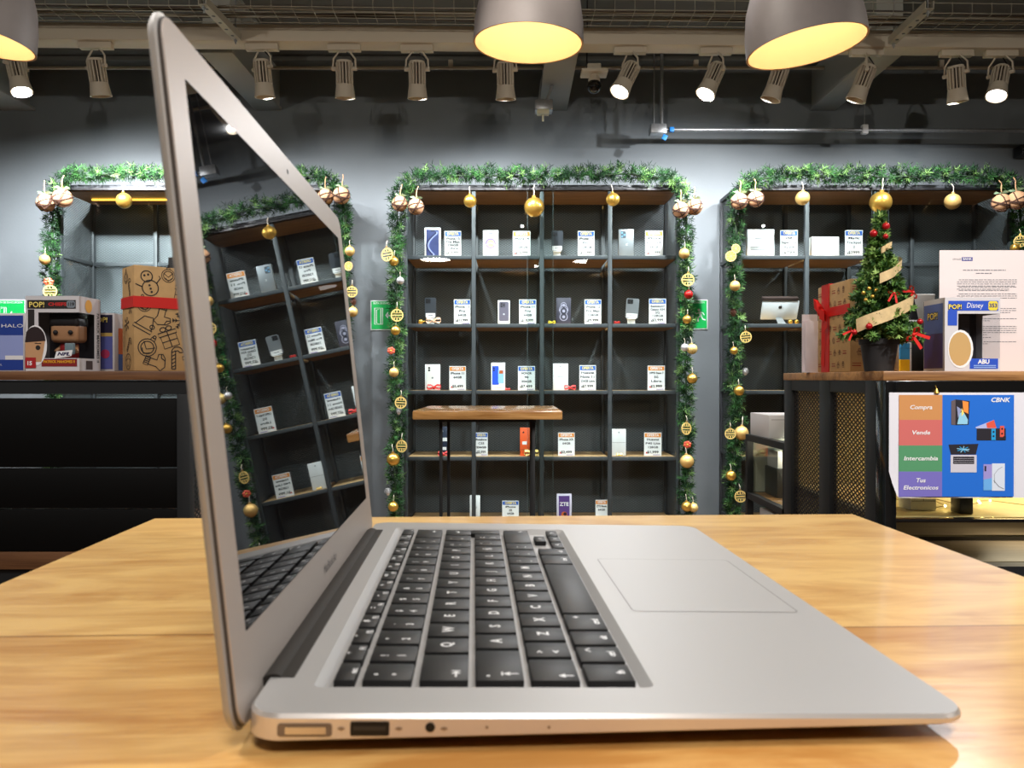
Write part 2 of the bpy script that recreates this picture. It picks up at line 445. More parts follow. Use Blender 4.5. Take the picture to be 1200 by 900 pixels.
pendant(619, 53, 2.4, .1645, (.03, .03), 'dark grey dome pendant lamp with gold inside, hanging above the middle cabinet')
pendant(944, 57, 2.4, .174, (-.14, .02), 'tilted dark grey dome pendant lamp with gold inside, above the right cabinet')
pendant(-30, 47, 2.4, .166, (.16, .02), 'dark grey dome pendant lamp cut off by the left edge')

# ------------------------------------------------------------------ conduits, junction boxes, dome camera
j = thing('ceiling_conduit', 'galvanised conduit dropping to a box and running right along the wall', 'conduit', at(771, 152, 5.1))
o0 = at(771, 152, 5.1)
def rel(px, py, d): return at(px, py, d) - o0
b = MB(CHROME); b.cyl(rel(775, 150, 5.1), rel(775, 40, 5.1), .011); b.obj('drop_pipe', j)
MB(CHROME).cyl(rel(766, 150, 5.1), rel(766, 40, 5.1), .004, n=8).obj('support_rod', j)
b = MB(CHROME).box((0, .02, 0), (.1, .09, .06), bev=.006); b.obj('junction_box', j)
MB(CHROME).cyl((.04, .01, .0), (3.9, .01, -.012), .0125).obj('wall_run', j)
MB(mat('blue_tape', (40, 140, 230), .5)).box((.085, 0, -.004), (.03, .032, .03), bev=.004).box((.06, -.01, -.03), (.03, .012, .035), M=RY(.5), bev=.003).obj('blue_tape', j)
cx = rel(1013, 150, 5.1)
MB(WHITE).box((cx.x, .01, 0.0), (.038, .04, .06), bev=.006).obj('clamp', j)
MB(CHROME).cyl((cx.x, .01, .03), (cx.x, .01, CEIL - o0.z - .0), .003, n=6).obj('hanger_rod', j)
j2 = thing('conduit_box_lamp', 'galvanised box with a small pale fitting on an angled conduit under the middle beam', 'junction box', at(637, 128, 5.0))
o1 = at(637, 128, 5.0)
def rel1(px, py, d): return at(px, py, d) - o1
MB(CHROME).box((0, 0, .01), (.11, .1, .065), bev=.006).obj('junction_box', j2)
MB(mat('fitting_cream', (232, 230, 200), .5)).box((-.005, -.02, -.03), (.075, .06, .03), bev=.004).cyl((-.005, -.02, -.045), (-.005, -.02, -.085), .006, n=8).obj('fitting', j2)
MB(CHROME).tube([(.02, 0, .04), rel1(647, 100, 5.0), rel1(655, 80, 5.0), rel1(657, 66, 5.0), rel1(657, 40, 5.0)], .011, n=10).obj('bent_pipe', j2)
MB(CHROME).tube([(-.03, 0, .04), rel1(634, 95, 5.02), rel1(640, 75, 5.02), rel1(642, 40, 5.02)], .005, n=8).obj('support_rod', j2)
cm = thing('dome_camera', 'black dome security camera under a pale bracket hung from the beam', 'camera', at(696, 102, 4.6))
MB(mat('smoked_dome', (12, 12, 14), .12)).ball((0, 0, 0), .041, n=24).obj('dome', cm)
MB(OFFW).lathe([(.0, .075), (.02, .07), (.03, .05), (.034, .033), (.03, .026), (0, .026)], n=20).obj('collar', cm)
MB(OFFW).box((0, .0, .075), (.15, .11, .02), bev=.004).box((0, .02, .105), (.08, .07, .05), bev=.008).obj('mount_plate', cm)
MB(BLK).tube([(-.04, 0, .08), (-.042, 0, .15), (-.04, 0, .25), (-.04, 0, CEIL - at(696, 102, 4.6).z)], .004, n=6).obj('hanger', cm)
br = thing('wall_bracket', 'black metal bracket on the wall at the right edge above the garland', 'bracket', at(1195, 178, 5.4))
MB(BLK).box((.04, .0, 0), (.12, .1, .07), bev=.005).obj('bracket_body', br)
k = MB(CHROME)
for i in range(3): k.box((.04, -.055, -.02 + .02 * i), (.11, .008, .006), M=RY(.2))
k.obj('slat_row', br)

# green evacuation signs
green = mat('sign_green', (28, 190, 92), .35); signw = mat('sign_white', (238, 246, 240), .35)
def sign(px0, py0, px1, py1, kind, lab):
    dd = WALLY - .012
    a, b_ = at(px0, py1, dd), at(px1, py0, dd); w, h = b_.x - a.x, b_.z - a.z
    o = thing('evacuation_sign', lab, 'sign', ((a.x + b_.x) / 2, dd + .005, (a.z + b_.z) / 2), 0, 'green evacuation signs')
    p = MB(signw).box((0, .002, 0), (w, .004, h), bev=.001); p.obj('sign_plate', o)
    M = FACE(0, -.0012, 0); f = MB(green); e = .035
    f.rect(-w / 2 * .93, -h / 2 * .93, w / 2 * .93, h / 2 * .93, M=M)
    f.text('RUTA DE EVACUACION', h * .085, signw, M @ T(0, h * .4, .0006), bold=.02, width=w * .8)
    if kind == 'run':
        G = M @ T(w * .24, -h * .05, .0008) @ Matrix.Diagonal((h * .52, h * .52, 1, 1))
        f.disc(-.06, .38, .085, signw, G)
        for st, wd in (([(-.02, .27), (.08, .0)], .16), ([(0, .24), (-.2, .14), (-.3, .24)], .07), ([(.03, .24), (.2, .2), (.3, .05)], .07), ([(.06, .02), (-.12, -.12), (-.1, -.36), (-.2, -.37)], .09), ([(.08, .02), (.2, -.2), (.38, -.26)], .09)):
            f.stroke(st, wd, signw, G, z=.0001)
        A = M @ T(-w * .1, -h * .05, .0008)
        f.stroke([(-.02 * 1, 0), (w * .14, 0)], h * .09, signw, A); f.poly([(-w * .12, 0), (0, h * .13), (0, -h * .13)], signw, A)
    else:
        f.stroke([(-w * .36, -h * .3), (-w * .36, h * .24), (-w * .1, h * .24), (-w * .1, -h * .3)], h * .03, signw, M @ T(0, 0, .0006), close=True)
        f.stroke([(-w * .3, -h * .26), (-w * .3, h * .18), (-w * .16, h * .22), (-w * .16, -h * .3)], h * .03, signw, M @ T(0, 0, .0007), close=True)
        f.stroke([(.04 * w, 0), (w * .36, 0)], h * .06, signw, M @ T(0, 0, .0006)); f.poly([(-.02 * w, 0), (.08 * w, h * .12), (.08 * w, -h * .12)], signw, M @ T(0, 0, .0006))
    f.obj('sign_face', o, smooth=0)
sign(434, 352, 470, 387, 'door', 'dark green evacuation sign with a door, between the left and middle cabinets')
sign(793, 351, 829.5, 386, 'run', 'bright green sign with running figure right of the middle cabinet')
sign(-8, 351, 30, 386, 'door', 'green evacuation sign at the left edge above the blue toy box')
# ------------------------------------------------------------------ display cabinets
CD, CDEP, CW = 5.0, .42, 1.70
LIP = [at(0, y, CD).z for y in (299.3, 379.3, 457.6, 535.5, 613)]
TOPZ = at(0, 217, CD).z
shelfw = wood('shelf_wood', (166, 128, 86), (214, 176, 126), .45, (1.5, 16, 16))
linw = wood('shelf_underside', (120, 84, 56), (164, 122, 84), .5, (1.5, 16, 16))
shm_back = mesh_metal('mesh_back', (90, 94, 98), ('X', 'Z'))
shm_side = mesh_metal('mesh_side', (96, 100, 104), ('Y', 'Z'))
def cabinet(pxc, shelved, lab, panes, strip=False):
    xc = (pxc - 600) / F * CD
    c = thing('display_cabinet', lab, 'cabinet', (xc, CD, 0), 0, 'black display cabinets along the wall')
    hw = CW / 2; xs = [-hw + CW / 4 * i for i in range(5)]
    for i, x in enumerate(xs):
        if i in (0, 4) or (i - 1 in shelved and i in shelved) or (i == 2):
            MB(FRAME).box2((x - .0125, 0, 0), (x + .0125, .03, TOPZ - .022), bev=.002).obj('post', c)
        MB(FRAME).box2((x - .0125, CDEP - .03, 0), (x + .0125, CDEP, TOPZ - .022), bev=.002).obj('post', c)
    MB(FRAME).box2((-hw - .0125, -.002, TOPZ - .022), (hw + .0125, CDEP, TOPZ), bev=.002).obj('top_frame', c)
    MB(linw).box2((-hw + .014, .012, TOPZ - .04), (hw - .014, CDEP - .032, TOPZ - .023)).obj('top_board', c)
    for k, z in enumerate(LIP):
        for i in range(4):
            x0, x1 = xs[i] + .0135, xs[i + 1] - .0135
            if i in shelved:
                b = MB(FRAME).box2((x0, .002, z - .024), (x1, .022, z), bev=.002).box2((x0, CDEP - .022, z - .024), (x1, CDEP - .002, z), bev=.002)
                s = b.obj('shelf_frame', c)
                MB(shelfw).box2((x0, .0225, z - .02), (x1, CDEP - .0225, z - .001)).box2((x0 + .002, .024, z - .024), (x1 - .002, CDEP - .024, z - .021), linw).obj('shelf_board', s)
            else:
                MB(FRAME).box2((x0, CDEP - .026, z - .013), (x1, CDEP - .004, z + .013), bev=.002).obj('back_rail', c)
        for x in (xs[0], xs[4]):
            MB(FRAME).box2((x - .011, .031, z - .012), (x + .011, CDEP - .031, z + .012), bev=.002).obj('side_rail', c)
    MB(shm_back).box2((-hw, CDEP - .0005, .02), (hw, CDEP + .0005, TOPZ - .03)).obj('back_mesh', c, smooth=0)
    for x in (-hw, hw): MB(shm_side).box2((x - .0005, .03, .02), (x + .0005, CDEP - .03, TOPZ - .03)).obj('side_mesh', c, smooth=0)
    for i, (a, b_) in enumerate(panes):
        xa, xb = (a - 600) / F * CD - xc, (b_ - 600) / F * CD - xc
        g = MB(PANE); yy = -.006 - .006 * i
        g.add([(xa, yy, .03), (xb, yy, .03), (xb, yy, TOPZ - .03), (xa, yy, TOPZ - .03)], [(0, 1, 2, 3)])
        p = g.obj('sliding_pane', c, smooth=0)
        e = MB(mat('pane_edge', (62, 78, 78), .5))
        for xx in (xa, xb): e.box2((xx - .0007, yy - .002, .03), (xx + .0007, yy + .002, TOPZ - .03))
        e.obj('pane_edge', p)
    MB(BLK).box2((-hw, -.013, .005), (hw, -.001, .03)).box2((-hw, -.013, TOPZ - .034), (hw, -.003, TOPZ - .022)).obj('pane_track', c)
    if strip:
        MB(mat('amber_strip', (255, 200, 70), emit=3)).box2((-hw + .1, .2, TOPZ - .052), (0, .21, TOPZ - .042)).obj('light_strip', c)
    return c, xc
CABL, XL = cabinet(229.5, (2, 3), 'black steel display cabinet behind the laptop lid, with bare mesh bays', ((70, 240), (220, 389)), True)
CABM, XM = cabinet(635, (0, 1, 2, 3), 'middle black steel display cabinet with twenty glazed bays of phones', ((477, 648), (618, 793)))
CABR, XR = cabinet(1025.5, (0, 1), 'black steel display cabinet behind the small tree and letter', ((868, 1040), (1020, 1183)))

# ------------------------------------------------------------------ goods on the shelves
GD = 5.065
CABN = {'M': 'middle cabinet', 'R': 'right cabinet'}
def zl(row): return LIP[row - 1] + .0005
def col(c): return ('first', 'second', 'third', 'fourth')[c]
ROWN = ('top', 'second', 'third', 'fourth', 'lowest')
def shelfpos(row, cab): return '%s shelf, %s' % (ROWN[row - 1], CABN[cab])
def pxw(n, d=GD): return n / F * d

def price_card(cab, row, c, px0, px1, top, head, lines, price, extra=''):
    d = GD; w = pxw(px1 - px0, d); z = zl(row); h = at(0, top, d).z - z
    hn = {'blue': 'blue-headed', 'orange': 'orange-headed'}[head]
    lab = 'white %s price card, %s bay, %s' % (hn, col(c), shelfpos(row, cab))
    o = thing('price_card', lab, 'price card', (((px0 + px1) / 2 - 600) / F * d, d, z), R.uniform(-.04, .04), 'price cards in the cabinets')
    t = MB(WHITE).box2((-w / 2, 0, 0), (w / 2, .003, h))
    M = FACE(0, -.0004, 0)
    t.rect(-w / 2 * .94, h * .80, w / 2 * .94, h * .97, BLUE if head == 'blue' else ORANGE, M)
    t.text('OFERTA', h * .15, YEL if head == 'blue' else WHITE, M @ T(0, h * .885, .0005), bold=.03, width=w * .7)
    n = len(lines); step = .5 / max(3, n)
    for i, l in enumerate(lines):
        t.text(l, h * .125, mat('card_ink', (70, 70, 76), .6) if i else INK, M @ T(0, h * (.70 - i * step), .0005), bold=.03, width=min(w * .84, h * .085 * len(l)))
    t.text(price, h * .15, INK, M @ T(0, h * .16, .0005), bold=.025, width=w * .66)
    t.rect(0, h * .03, w * .42, h * .055, mat('print_violet', (130, 110, 180), .5), M, .0004)
    t.poly([(-w * .42, h * .1), (-w * .3, h * .1), (-w * .36, h * .19)], RED if head == 'orange' else GREYINK, M @ T(0, 0, .0004))
    t.obj('printed_card', o, smooth=0)
    MB(mat('acrylic', (226, 232, 236), .12)).box2((-w / 2, .0035, 0), (w / 2, .03, .0025)).box2((-w / 2, .0035, .0026), (w / 2, .0055, h * .9)).obj('card_holder', o)
    return o
CG = mat('phone_graphite', (84, 88, 96), .3, .4); CGL = mat('phone_silver', (150, 154, 160), .3, .4)
DKB = mat('box_graphite', (58, 56, 70), .4)
def product_box(cab, row, c, px0, px1, top, style, what, dep=.034):
    d = GD; w = pxw(px1 - px0, d); z = zl(row); h = at(0, top, d).z - z
    o = thing('product_box', '%s, %s bay, %s' % (what, col(c), shelfpos(row, cab)), 'box', (((px0 + px1) / 2 - 600) / F * d, d, z), 0, 'boxed goods in the cabinets')
    body = WHITE
    if style in ('rings', 'graphite'): body = DKB
    if style == 'grey': body = CGL
    if style == 'violet': body = mat('box_lilac', (208, 202, 222), .5)
    if style == 'orange': body = mat('box_orange', (232, 92, 40), .45)
    if style == 'navy': body = mat('box_navy', (34, 44, 66), .4)
    b = MB(body).box2((-w / 2, 0, 0), (w / 2, dep, h), bev=.001)
    b.obj('carton', o)
    M = FACE(0, -.0005, 0); f = MB(INK)
    if style == 'wave':
        f.poly([(-w * .4, .03 * h), (w * .4, .03 * h), (w * .4, .93 * h), (-w * .4, .93 * h)], mat('print_navy', (52, 60, 104), .35), M)
        for k, cc in enumerate(((104, 112, 170), (150, 158, 205), (36, 40, 74))):
            f.stroke([(w * (.36 - .05 * k - .62 * abs(math.sin((i / 14) * PI * .9 + .4))) * 1., h * (.06 + .8 * i / 14)) for i in range(15)], w * .11, mat('wave%d' % k, cc, .35), M, .0003 + .0002 * k)
        f.rect(-w * .12, h * .87, w * .12, h * .9, INK, M, .001)
    elif style == 'orb':
        f.poly(rrect(-w * .4, .05 * h, w * .4, .92 * h, w * .08), mat('print_pale', (224, 218, 232), .4), M)
        f.disc(0, h * .5, w * .34, mat('print_lilac', (150, 132, 190), .4), M, .0003); f.disc(0, h * .5, w * .24, mat('print_peach', (232, 190, 150), .4), M, .0005)
        f.stroke([(-w * .3, h * .45), (0, h * .53), (w * .3, h * .45)], w * .05, WHITE, M, .0008); f.rect(-w * .12, h * .85, w * .12, h * .88, INK, M, .0004)
    elif style == 'rings':
        for k, yy in enumerate((.28, .5, .72)):
            f.disc(0, h * yy, w * (.28 if k < 2 else .2), mat('print_ring', (150, 146, 166), .35), M, .0003); f.disc(0, h * yy, w * (.23 if k < 2 else .16), DKB, M, .0005); f.disc(0, h * yy, w * .1, mat('print_ring', (150, 146, 166), .35), M, .0007)
        f.stroke([(w * .3 * math.cos(a / 12 * PI), h * .5 + w * .42 * math.sin(a / 12 * PI)) for a in range(13)], w * .05, mat('print_ring', (150, 146, 166), .35), M, .0009)
    elif style == 'phone':
        f.poly(rrect(-w * .4, .0 * h + .02, w * .4, .94 * h, w * .1), mat('print_mauve', (98, 92, 108), .35), M)
        f.poly(rrect(-w * .3, .7 * h, w * .12, .9 * h, w * .06), mat('print_mauvedk', (70, 66, 80), .35), M @ T(0, 0, .0003))
        for xx, yy in ((-.2, .85), (-.2, .75), (0, .8)): f.disc(w * xx, h * yy, w * .07, INK, M, .0006)
        f.disc(0, h * .42, w * .07, mat('print_palegrey', (190, 190, 200), .3), M, .0004)
    elif style == 'bluephone':
        f.poly(rrect(-w * .42, .2 * h, w * .05, .88 * h, w * .06), mat('print_blue2', (40, 84, 214), .35), M)
        f.poly(rrect(w * .0, .26 * h, w * .4, .74 * h, w * .05), mat('print_sky', (150, 196, 240), .35), M @ T(0, 0, .0002))
        f.poly([(w * .05, .6 * h), (w * .36, .6 * h), (w * .36, .72 * h), (w * .1, .72 * h)], mat('print_rust', (190, 92, 40), .4), M @ T(0, 0, .0004))
        for yy in (.8, .72): f.disc(-w * .3, h * yy, w * .06, INK, M, .0005)
        f.stroke([(-w * .25, .1 * h), (w * .25, .1 * h)], h * .012, GREYINK, M)
    elif style == 'plainphone':
        f.poly(rrect(-w * .38, .04 * h, w * .38, .95 * h, w * .1), mat('print_offwhite', (240, 238, 232), .4), M)
        for yy in (.86, .77): f.disc(-w * .22, h * yy, w * .07, INK, M, .0004)
        f.disc(0, h * .48, w * .06, GREYINK, M, .0004)
    elif style == 'plain':
        f.disc(0, h * .88, w * .05, GREYINK, M); f.stroke([(-w * .24, h * .55), (w * .24, h * .55)], h * .012, GREYINK, M); f.stroke([(-w * .2, h * .5), (w * .2, h * .5)], h * .012, GREYINK, M)
    elif style == 'seam':
        f.stroke([(-w * .46, h * .5), (w * .46, h * .5)], h * .01, GREYINK, M); f.disc(0, h * .88, w * .05, GREYINK, M)
    elif style == 'wide':
        f.stroke([(-w * .22, h * .66), (w * .22, h * .66)], h * .02, GREYINK, M); f.stroke([(-w * .38, h * .34), (w * .38, h * .34)], h * .03, GREYINK, M); f.stroke([(-w * .38, h * .27), (w * .38, h * .27)], h * .03, GREYINK, M)
    elif style == 'wide2':
        f.stroke([(-w * .2, h * .7), (w * .2, h * .7)], h * .03, GREYINK, M); f.stroke([(-w * .34, h * .34), (w * .34, h * .34)], h * .05, GREYINK, M)
    elif style == 'grey':
        f.poly(rrect(-w * .36, h * .68, -w * .02, h * .93, w * .07), CG, M)
        for xx, yy in ((-.28, .87), (-.28, .74), (-.12, .8)): f.disc(w * xx, h * yy, w * .07, mat('lens_blue', (110, 150, 180), .2), M, .0004)
        f.disc(w * .05, h * .45, w * .07, WHITE, M); f.disc(w * .07, h * .45, w * .05, CGL, M, .0003)
    elif style == 'violet':
        f.rect(-w * .36, h * .04, w * .36, h * .93, mat('print_purple', (86, 58, 128), .4), M); f.text('ZTE', w * .34, WHITE, M @ T(0, h * .62, .0005), bold=.03)
        f.disc(0, h * .24, w * .2, mat('print_rust', (190, 92, 40), .4), M, .0004); f.disc(w * .06, h * .26, w * .11, mat('print_dark', (40, 24, 40), .4), M, .0006)
    elif style == 'orange':
        f.rect(-w * .3, h * .4, w * .1, h * .52, WHITE, M); f.disc(-w * .2, h * .84, w * .08, INK, M); f.stroke([(-w * .4, h * .22), (w * .4, h * .22)], h * .02, INK, M)
    elif style == 'navy':
        f.rect(-w * .3, h * .5, w * .3, h * .62, WHITE, M); f.rect(-w * .3, h * .2, w * .2, h * .3, WHITE, M); f.disc(-w * .2, h * .84, w * .09, CGL, M)
    f.obj('printed_front', o, smooth=0)
    return o
def phone_on_stand(cab, row, c, px0, px1, top, tone, what, fold=False):
    d = GD + .01; w = pxw(px1 - px0, d); z = zl(row); h = at(0, top, d).z - z
    o = thing('display_phone', '%s, %s bay, %s' % (what, col(c), shelfpos(row, cab)), 'phone', (((px0 + px1) / 2 - 600) / F * d, d, z), 0, 'phones standing in the cabinets')
    z0 = h * .24
    M = T(0, .0, z0) @ RX(.14) @ RY(.06 if fold else 0)
    b = MB(tone); hh = h - z0
    pl = rrect(-w / 2, 0, w / 2, hh, w * .13)
    b.poly(pl, M=M @ RX(PI / 2), depth=.008)
    b.obj('phone_body', o)
    k = MB(mat('camera_plate', (58, 60, 66), .3, .3)); N_ = M @ FACE(0, -.0006, 0)
    k.poly(rrect(-w * .42, hh * .72, w * .02, hh * .96, w * .06), M=N_)
    for xx, yy in ((-.3, .9), (-.3, .78), (-.1, .84)):
        k.cyl(N_ @ Vector((w * xx, hh * yy, 0)), N_ @ Vector((w * xx, hh * yy, .0018)), w * .075, INK, 12); 
    k.obj('camera', o)
    s = MB(WHITE); s.rect(-w * .42, hh * .02, w * .42, hh * .24, M=N_); s.stroke([(-w * .2, hh * .13), (w * .2, hh * .13)], hh * .03, GREYINK, N_, .0003); s.obj('sticker', o, smooth=0)
    st = MB(mat('stand_white', (226, 226, 224), .35)); st.box2((-w * .36, -.012, 0), (w * .36, .06, .004), bev=.001)
    st.box2((-w * .3, .01, .004), (w * .3, .016, z0 - .004)).box2((-w * .34, -.01, z0 - .006), (w * .34, .018, z0 - .001), bev=.001); st.obj('stand', o)
    return o
def bow(name, lab, cat, p, s, m=RED, group=None):
    o = thing(name, lab, cat, p, 0, group)
    b = MB(m)
    for sg in (1, -1):
        pts = [Vector((sg * s * math.sin(t) * (1.0), 0, s * (.32 + .38 * math.sin(2 * t) * .9))) for t in [PI * i / 10 for i in range(11)]]
        prof = [(0, .3), (.45, .62), (.95, .6), (1.05, .3), (.8, .06), (.4, .14), (0, .3)]
        vs = []; fs = []
        for i, (x, z) in enumerate(prof): vs += [(sg * x * s, -s * .12, z * s), (sg * x * s, s * .12, z * s + s * .3)]
        for i in range(len(prof) - 1): fs.append((2 * i, 2 * i + 1, 2 * i + 3, 2 * i + 2))
        b.add(vs, fs)
        b.add([(0, -s * .2, s * .3), (0, s * .2, s * .28), (sg * s * 1.0, s * .1, 0.002), (sg * s * .8, -s * .4, 0.002)], [(0, 1, 2, 3)])
    b.box((0, 0, s * .32), (s * .3, s * .8, s * .34), bev=s * .06)
    b.obj('ribbon', o)
    return o
def sbow(cab, row, c, px, s, lab, m=RED, d=GD - .03):
    return bow('ribbon_bow', '%s, %s bay, %s' % (lab, col(c), shelfpos(row, cab)), 'bow', ((px - 600) / F * d, d, zl(row) + .0005), s, m, 'ribbon bows on the shelves')
PB, PC, PH = product_box, price_card, phone_on_stand
PB('M', 1, 0, 497.7, 516.3, 267, 'wave', 'white phone box with a dark blue wave picture')
PC('M', 1, 0, 521, 540.5, 271, 'blue', ['iPhone 15', 'Pro Max', '256GB', 'Libre'], '$19,999')
PB('M', 1, 1, 566, 584, 270, 'orb', 'white phone box with a lilac and gold orb picture')
PC('M', 1, 1, 601, 621.5, 271, 'orange', ['iPhone 14', 'Pro', '128GB'], '$14,999')
PH('M', 1, 2, 646, 659.5, 271, CG, 'graphite phone on a white stand')
PC('M', 1, 2, 677, 696.5, 271, 'blue', ['iPhone 13', 'Pro', '128GB'], '$11,999')
PB('M', 1, 3, 725, 742.5, 269, 'grey', 'silver grey phone box showing a camera')
PC('M', 1, 3, 756, 776.5, 270.5, 'orange', ['iPhone', 'Pro 11', '64GB'], '$12,999')
PH('M', 2, 0, 498, 511.3, 349, CG, 'grey phone on a stand behind a striped ribbon')
PC('M', 2, 0, 532, 551.3, 351, 'blue', ['iPhone 11', 'Pro', '64GB'], '$11,999')
PB('M', 2, 1, 583.5, 597.5, 352, 'phone', 'narrow dark phone box picturing a mauve phone')
PC('M', 2, 1, 608.3, 628.3, 351, 'blue', ['iPhone 11', 'Pro', '64GB'], '$10,999')
PB('M', 2, 2, 652, 669, 349, 'rings', 'dark violet grey phone box with pale rings')
PC('M', 2, 2, 685, 704.5, 351, 'blue', ['iPhone 12', 'Pro Max', '128GB'], '$9,999')
PH('M', 2, 3, 732.5, 747.5, 350, CGL, 'pale grey phone leaning on a stand', True)
PC('M', 2, 3, 760.5, 780.5, 350, 'blue', ['Samsung', 'Galaxy A54', '5G', '128GB'], '$3,999')
PB('M', 3, 0, 498, 515.6, 427, 'plainphone', 'white phone box picturing a white phone')
PC('M', 3, 0, 526.5, 546, 429, 'orange', ['iPhone 11', '64GB'], '$5,499')
PB('M', 3, 1, 575.5, 592, 425, 'bluephone', 'white phone box picturing bright blue phones')
PC('M', 3, 1, 607, 627, 429, 'blue', ['HONOR', '90', '256GB'], '$7,499')
PB('M', 3, 2, 648, 665.8, 426, 'plain', 'plain white phone box')
PC('M', 3, 2, 679, 698.3, 428, 'blue', ['Huawei', 'Nova 11', '256GB Libre'], '$7,999')
PC('M', 3, 3, 759, 779, 428.5, 'orange', ['OPPO Reno 7', '5G', 'Libre'], '$2,999')
PB('M', 4, 0, 515, 526.5, 500, 'navy', 'dark navy phone box behind the table legs')
PC('M', 4, 1, 556.5, 571.5, 507, 'blue', ['Realme', 'C55', '256GB'], '$2,999')
PB('M', 4, 1, 609.5, 622.5, 501.5, 'orange', 'orange phone box behind the table leg')
PC('M', 4, 2, 654, 673.5, 507, 'orange', ['iPhone XR', '64GB'], '$2,499')
PB('M', 4, 3, 717, 733.6, 503, 'seam', 'tall pale grey box with a seam across the middle')
PC('M', 4, 3, 755, 775.2, 507, 'orange', ['Huawei', 'P40 Lite', '128GB'], '$1,999')
PB('M', 5, 0, 550.5, 562.5, 581, 'plain', 'thin white box beside a post')
PC('M', 5, 1, 588.5, 608, 587, 'blue', ['iPhone', 'XR', '64GB'], '$4,499')
PB('M', 5, 2, 652.5, 670, 579, 'violet', 'purple phone box with white initials')
PC('M', 5, 2, 698, 712, 586, 'orange', ['ZTE Blade', '64GB'], '$1,499')
sbow('M', 2, 0, 508, .045, 'striped cream and red ribbon lying before the phone', mat('striped_ribbon', (220, 170, 140), .5, var=.5, vscale=60))
sbow('M', 3, 0, 508.5, .042, 'large red ribbon at the foot of the white box')
sbow('M', 3, 1, 595, .016, 'small red bow beside the box of blue phones')
sbow('M', 3, 2, 668, .036, 'red bow beside the plain white box')
sbow('M', 2, 3, 723, .018, 'tiny red bow')
sbow('M', 4, 0, 520, .036, 'red bow at the foot of the navy box')
sbow('M', 4, 1, 623, .045, 'gold ribbon at the foot of the orange box', GOLDM)
sbow('M', 4, 3, 726, .018, 'tiny gold bow at the foot of the tall box', GOLD)
sbow('M', 2, 2, 646.5, .022, 'yellow bow beside the box with rings', mat('yellow_ribbon', (236, 196, 40), .4))
PB('R', 1, 0, 875.5, 907, 269, 'wide', 'large square white box with grey lines')
PC('R', 1, 0, 914, 934.5, 270, 'blue', ['USB', 'SuperDrive', 'Apple'], '$799')
PB('R', 1, 1, 951, 983, 277.5, 'wide2', 'flat wide white box', .08)
PC('R', 1, 1, 990, 1010.5, 270, 'blue', ['Magic', 'Trackpad', '2'], '$2999')
# pale slab-like computer leaning on a metal foot
tz = zl(2)
tb = thing('desktop_computer', 'pale slanted desktop display with dark mark on the second shelf of the right cabinet', 'computer', ((915 - 600) / F * GD, GD, tz))
Mt = T(0, .05, .035) @ RX(.42)
w, h = pxw(43), .125
MB(mat('pale_shell', (226, 230, 236), .3)).box2((-w / 2, -.006, 0), (w / 2, .006, h), M=Mt, bev=.003).obj('shell', tb)
MB(mat('dark_band', (66, 54, 52), .4)).box2((-w / 2 - .004, -.008, h), (w / 2 - .01, .02, h + .022), M=Mt, bev=.002).obj('top_band', tb)
lg = MB(INK); G = Mt @ FACE(0, -.0068, h * .66)
lg.disc(-.004, 0, .0085, INK, G, 0, 16, .0095); lg.disc(.004, 0, .0085, INK, G, .0001, 16, .0095); lg.disc(.013, .001, .005, mat('pale_shell', (226, 230, 236), .3), G, .0003, 12); lg.poly([(0, .011), (.005, .017), (.001, .016)], INK, G)
lg.obj('emblem', tb, smooth=0)
MB(CHROME).box2((-.03, -.03, 0), (.03, .07, .004), bev=.001).add([(-.025, -.02, .004), (.025, -.02, .004), (.02, .05, .05), (-.02, .05, .05)], [(0, 1, 2, 3)]).obj('foot', tb)
for i, px in enumerate((926, 933.5)):
    o = thing('small_bauble', ('small gold bauble lying beside the slanted computer, on its left', 'small gold bauble beside the slanted computer, on the outer side')[i], 'bauble', ((px - 600) / F * (GD - .02), GD - .02, tz))
    MB(GOLD).ball((0, 0, .014), .014).obj('ball', o); MB(GOLD).cyl((0, -.012, .02), (0, -.018, .022), .004).obj('cap', o)
o = thing('small_bauble', 'gold bauble lying beside the grey phone, second shelf of the middle cabinet', 'bauble', ((493 - 600) / F * GD, GD, zl(2)))
MB(GOLD).ball((0, 0, .016), .016).obj('ball', o); MB(GOLD).cyl((.014, 0, .018), (.03, 0, .02), .004).obj('cap', o)

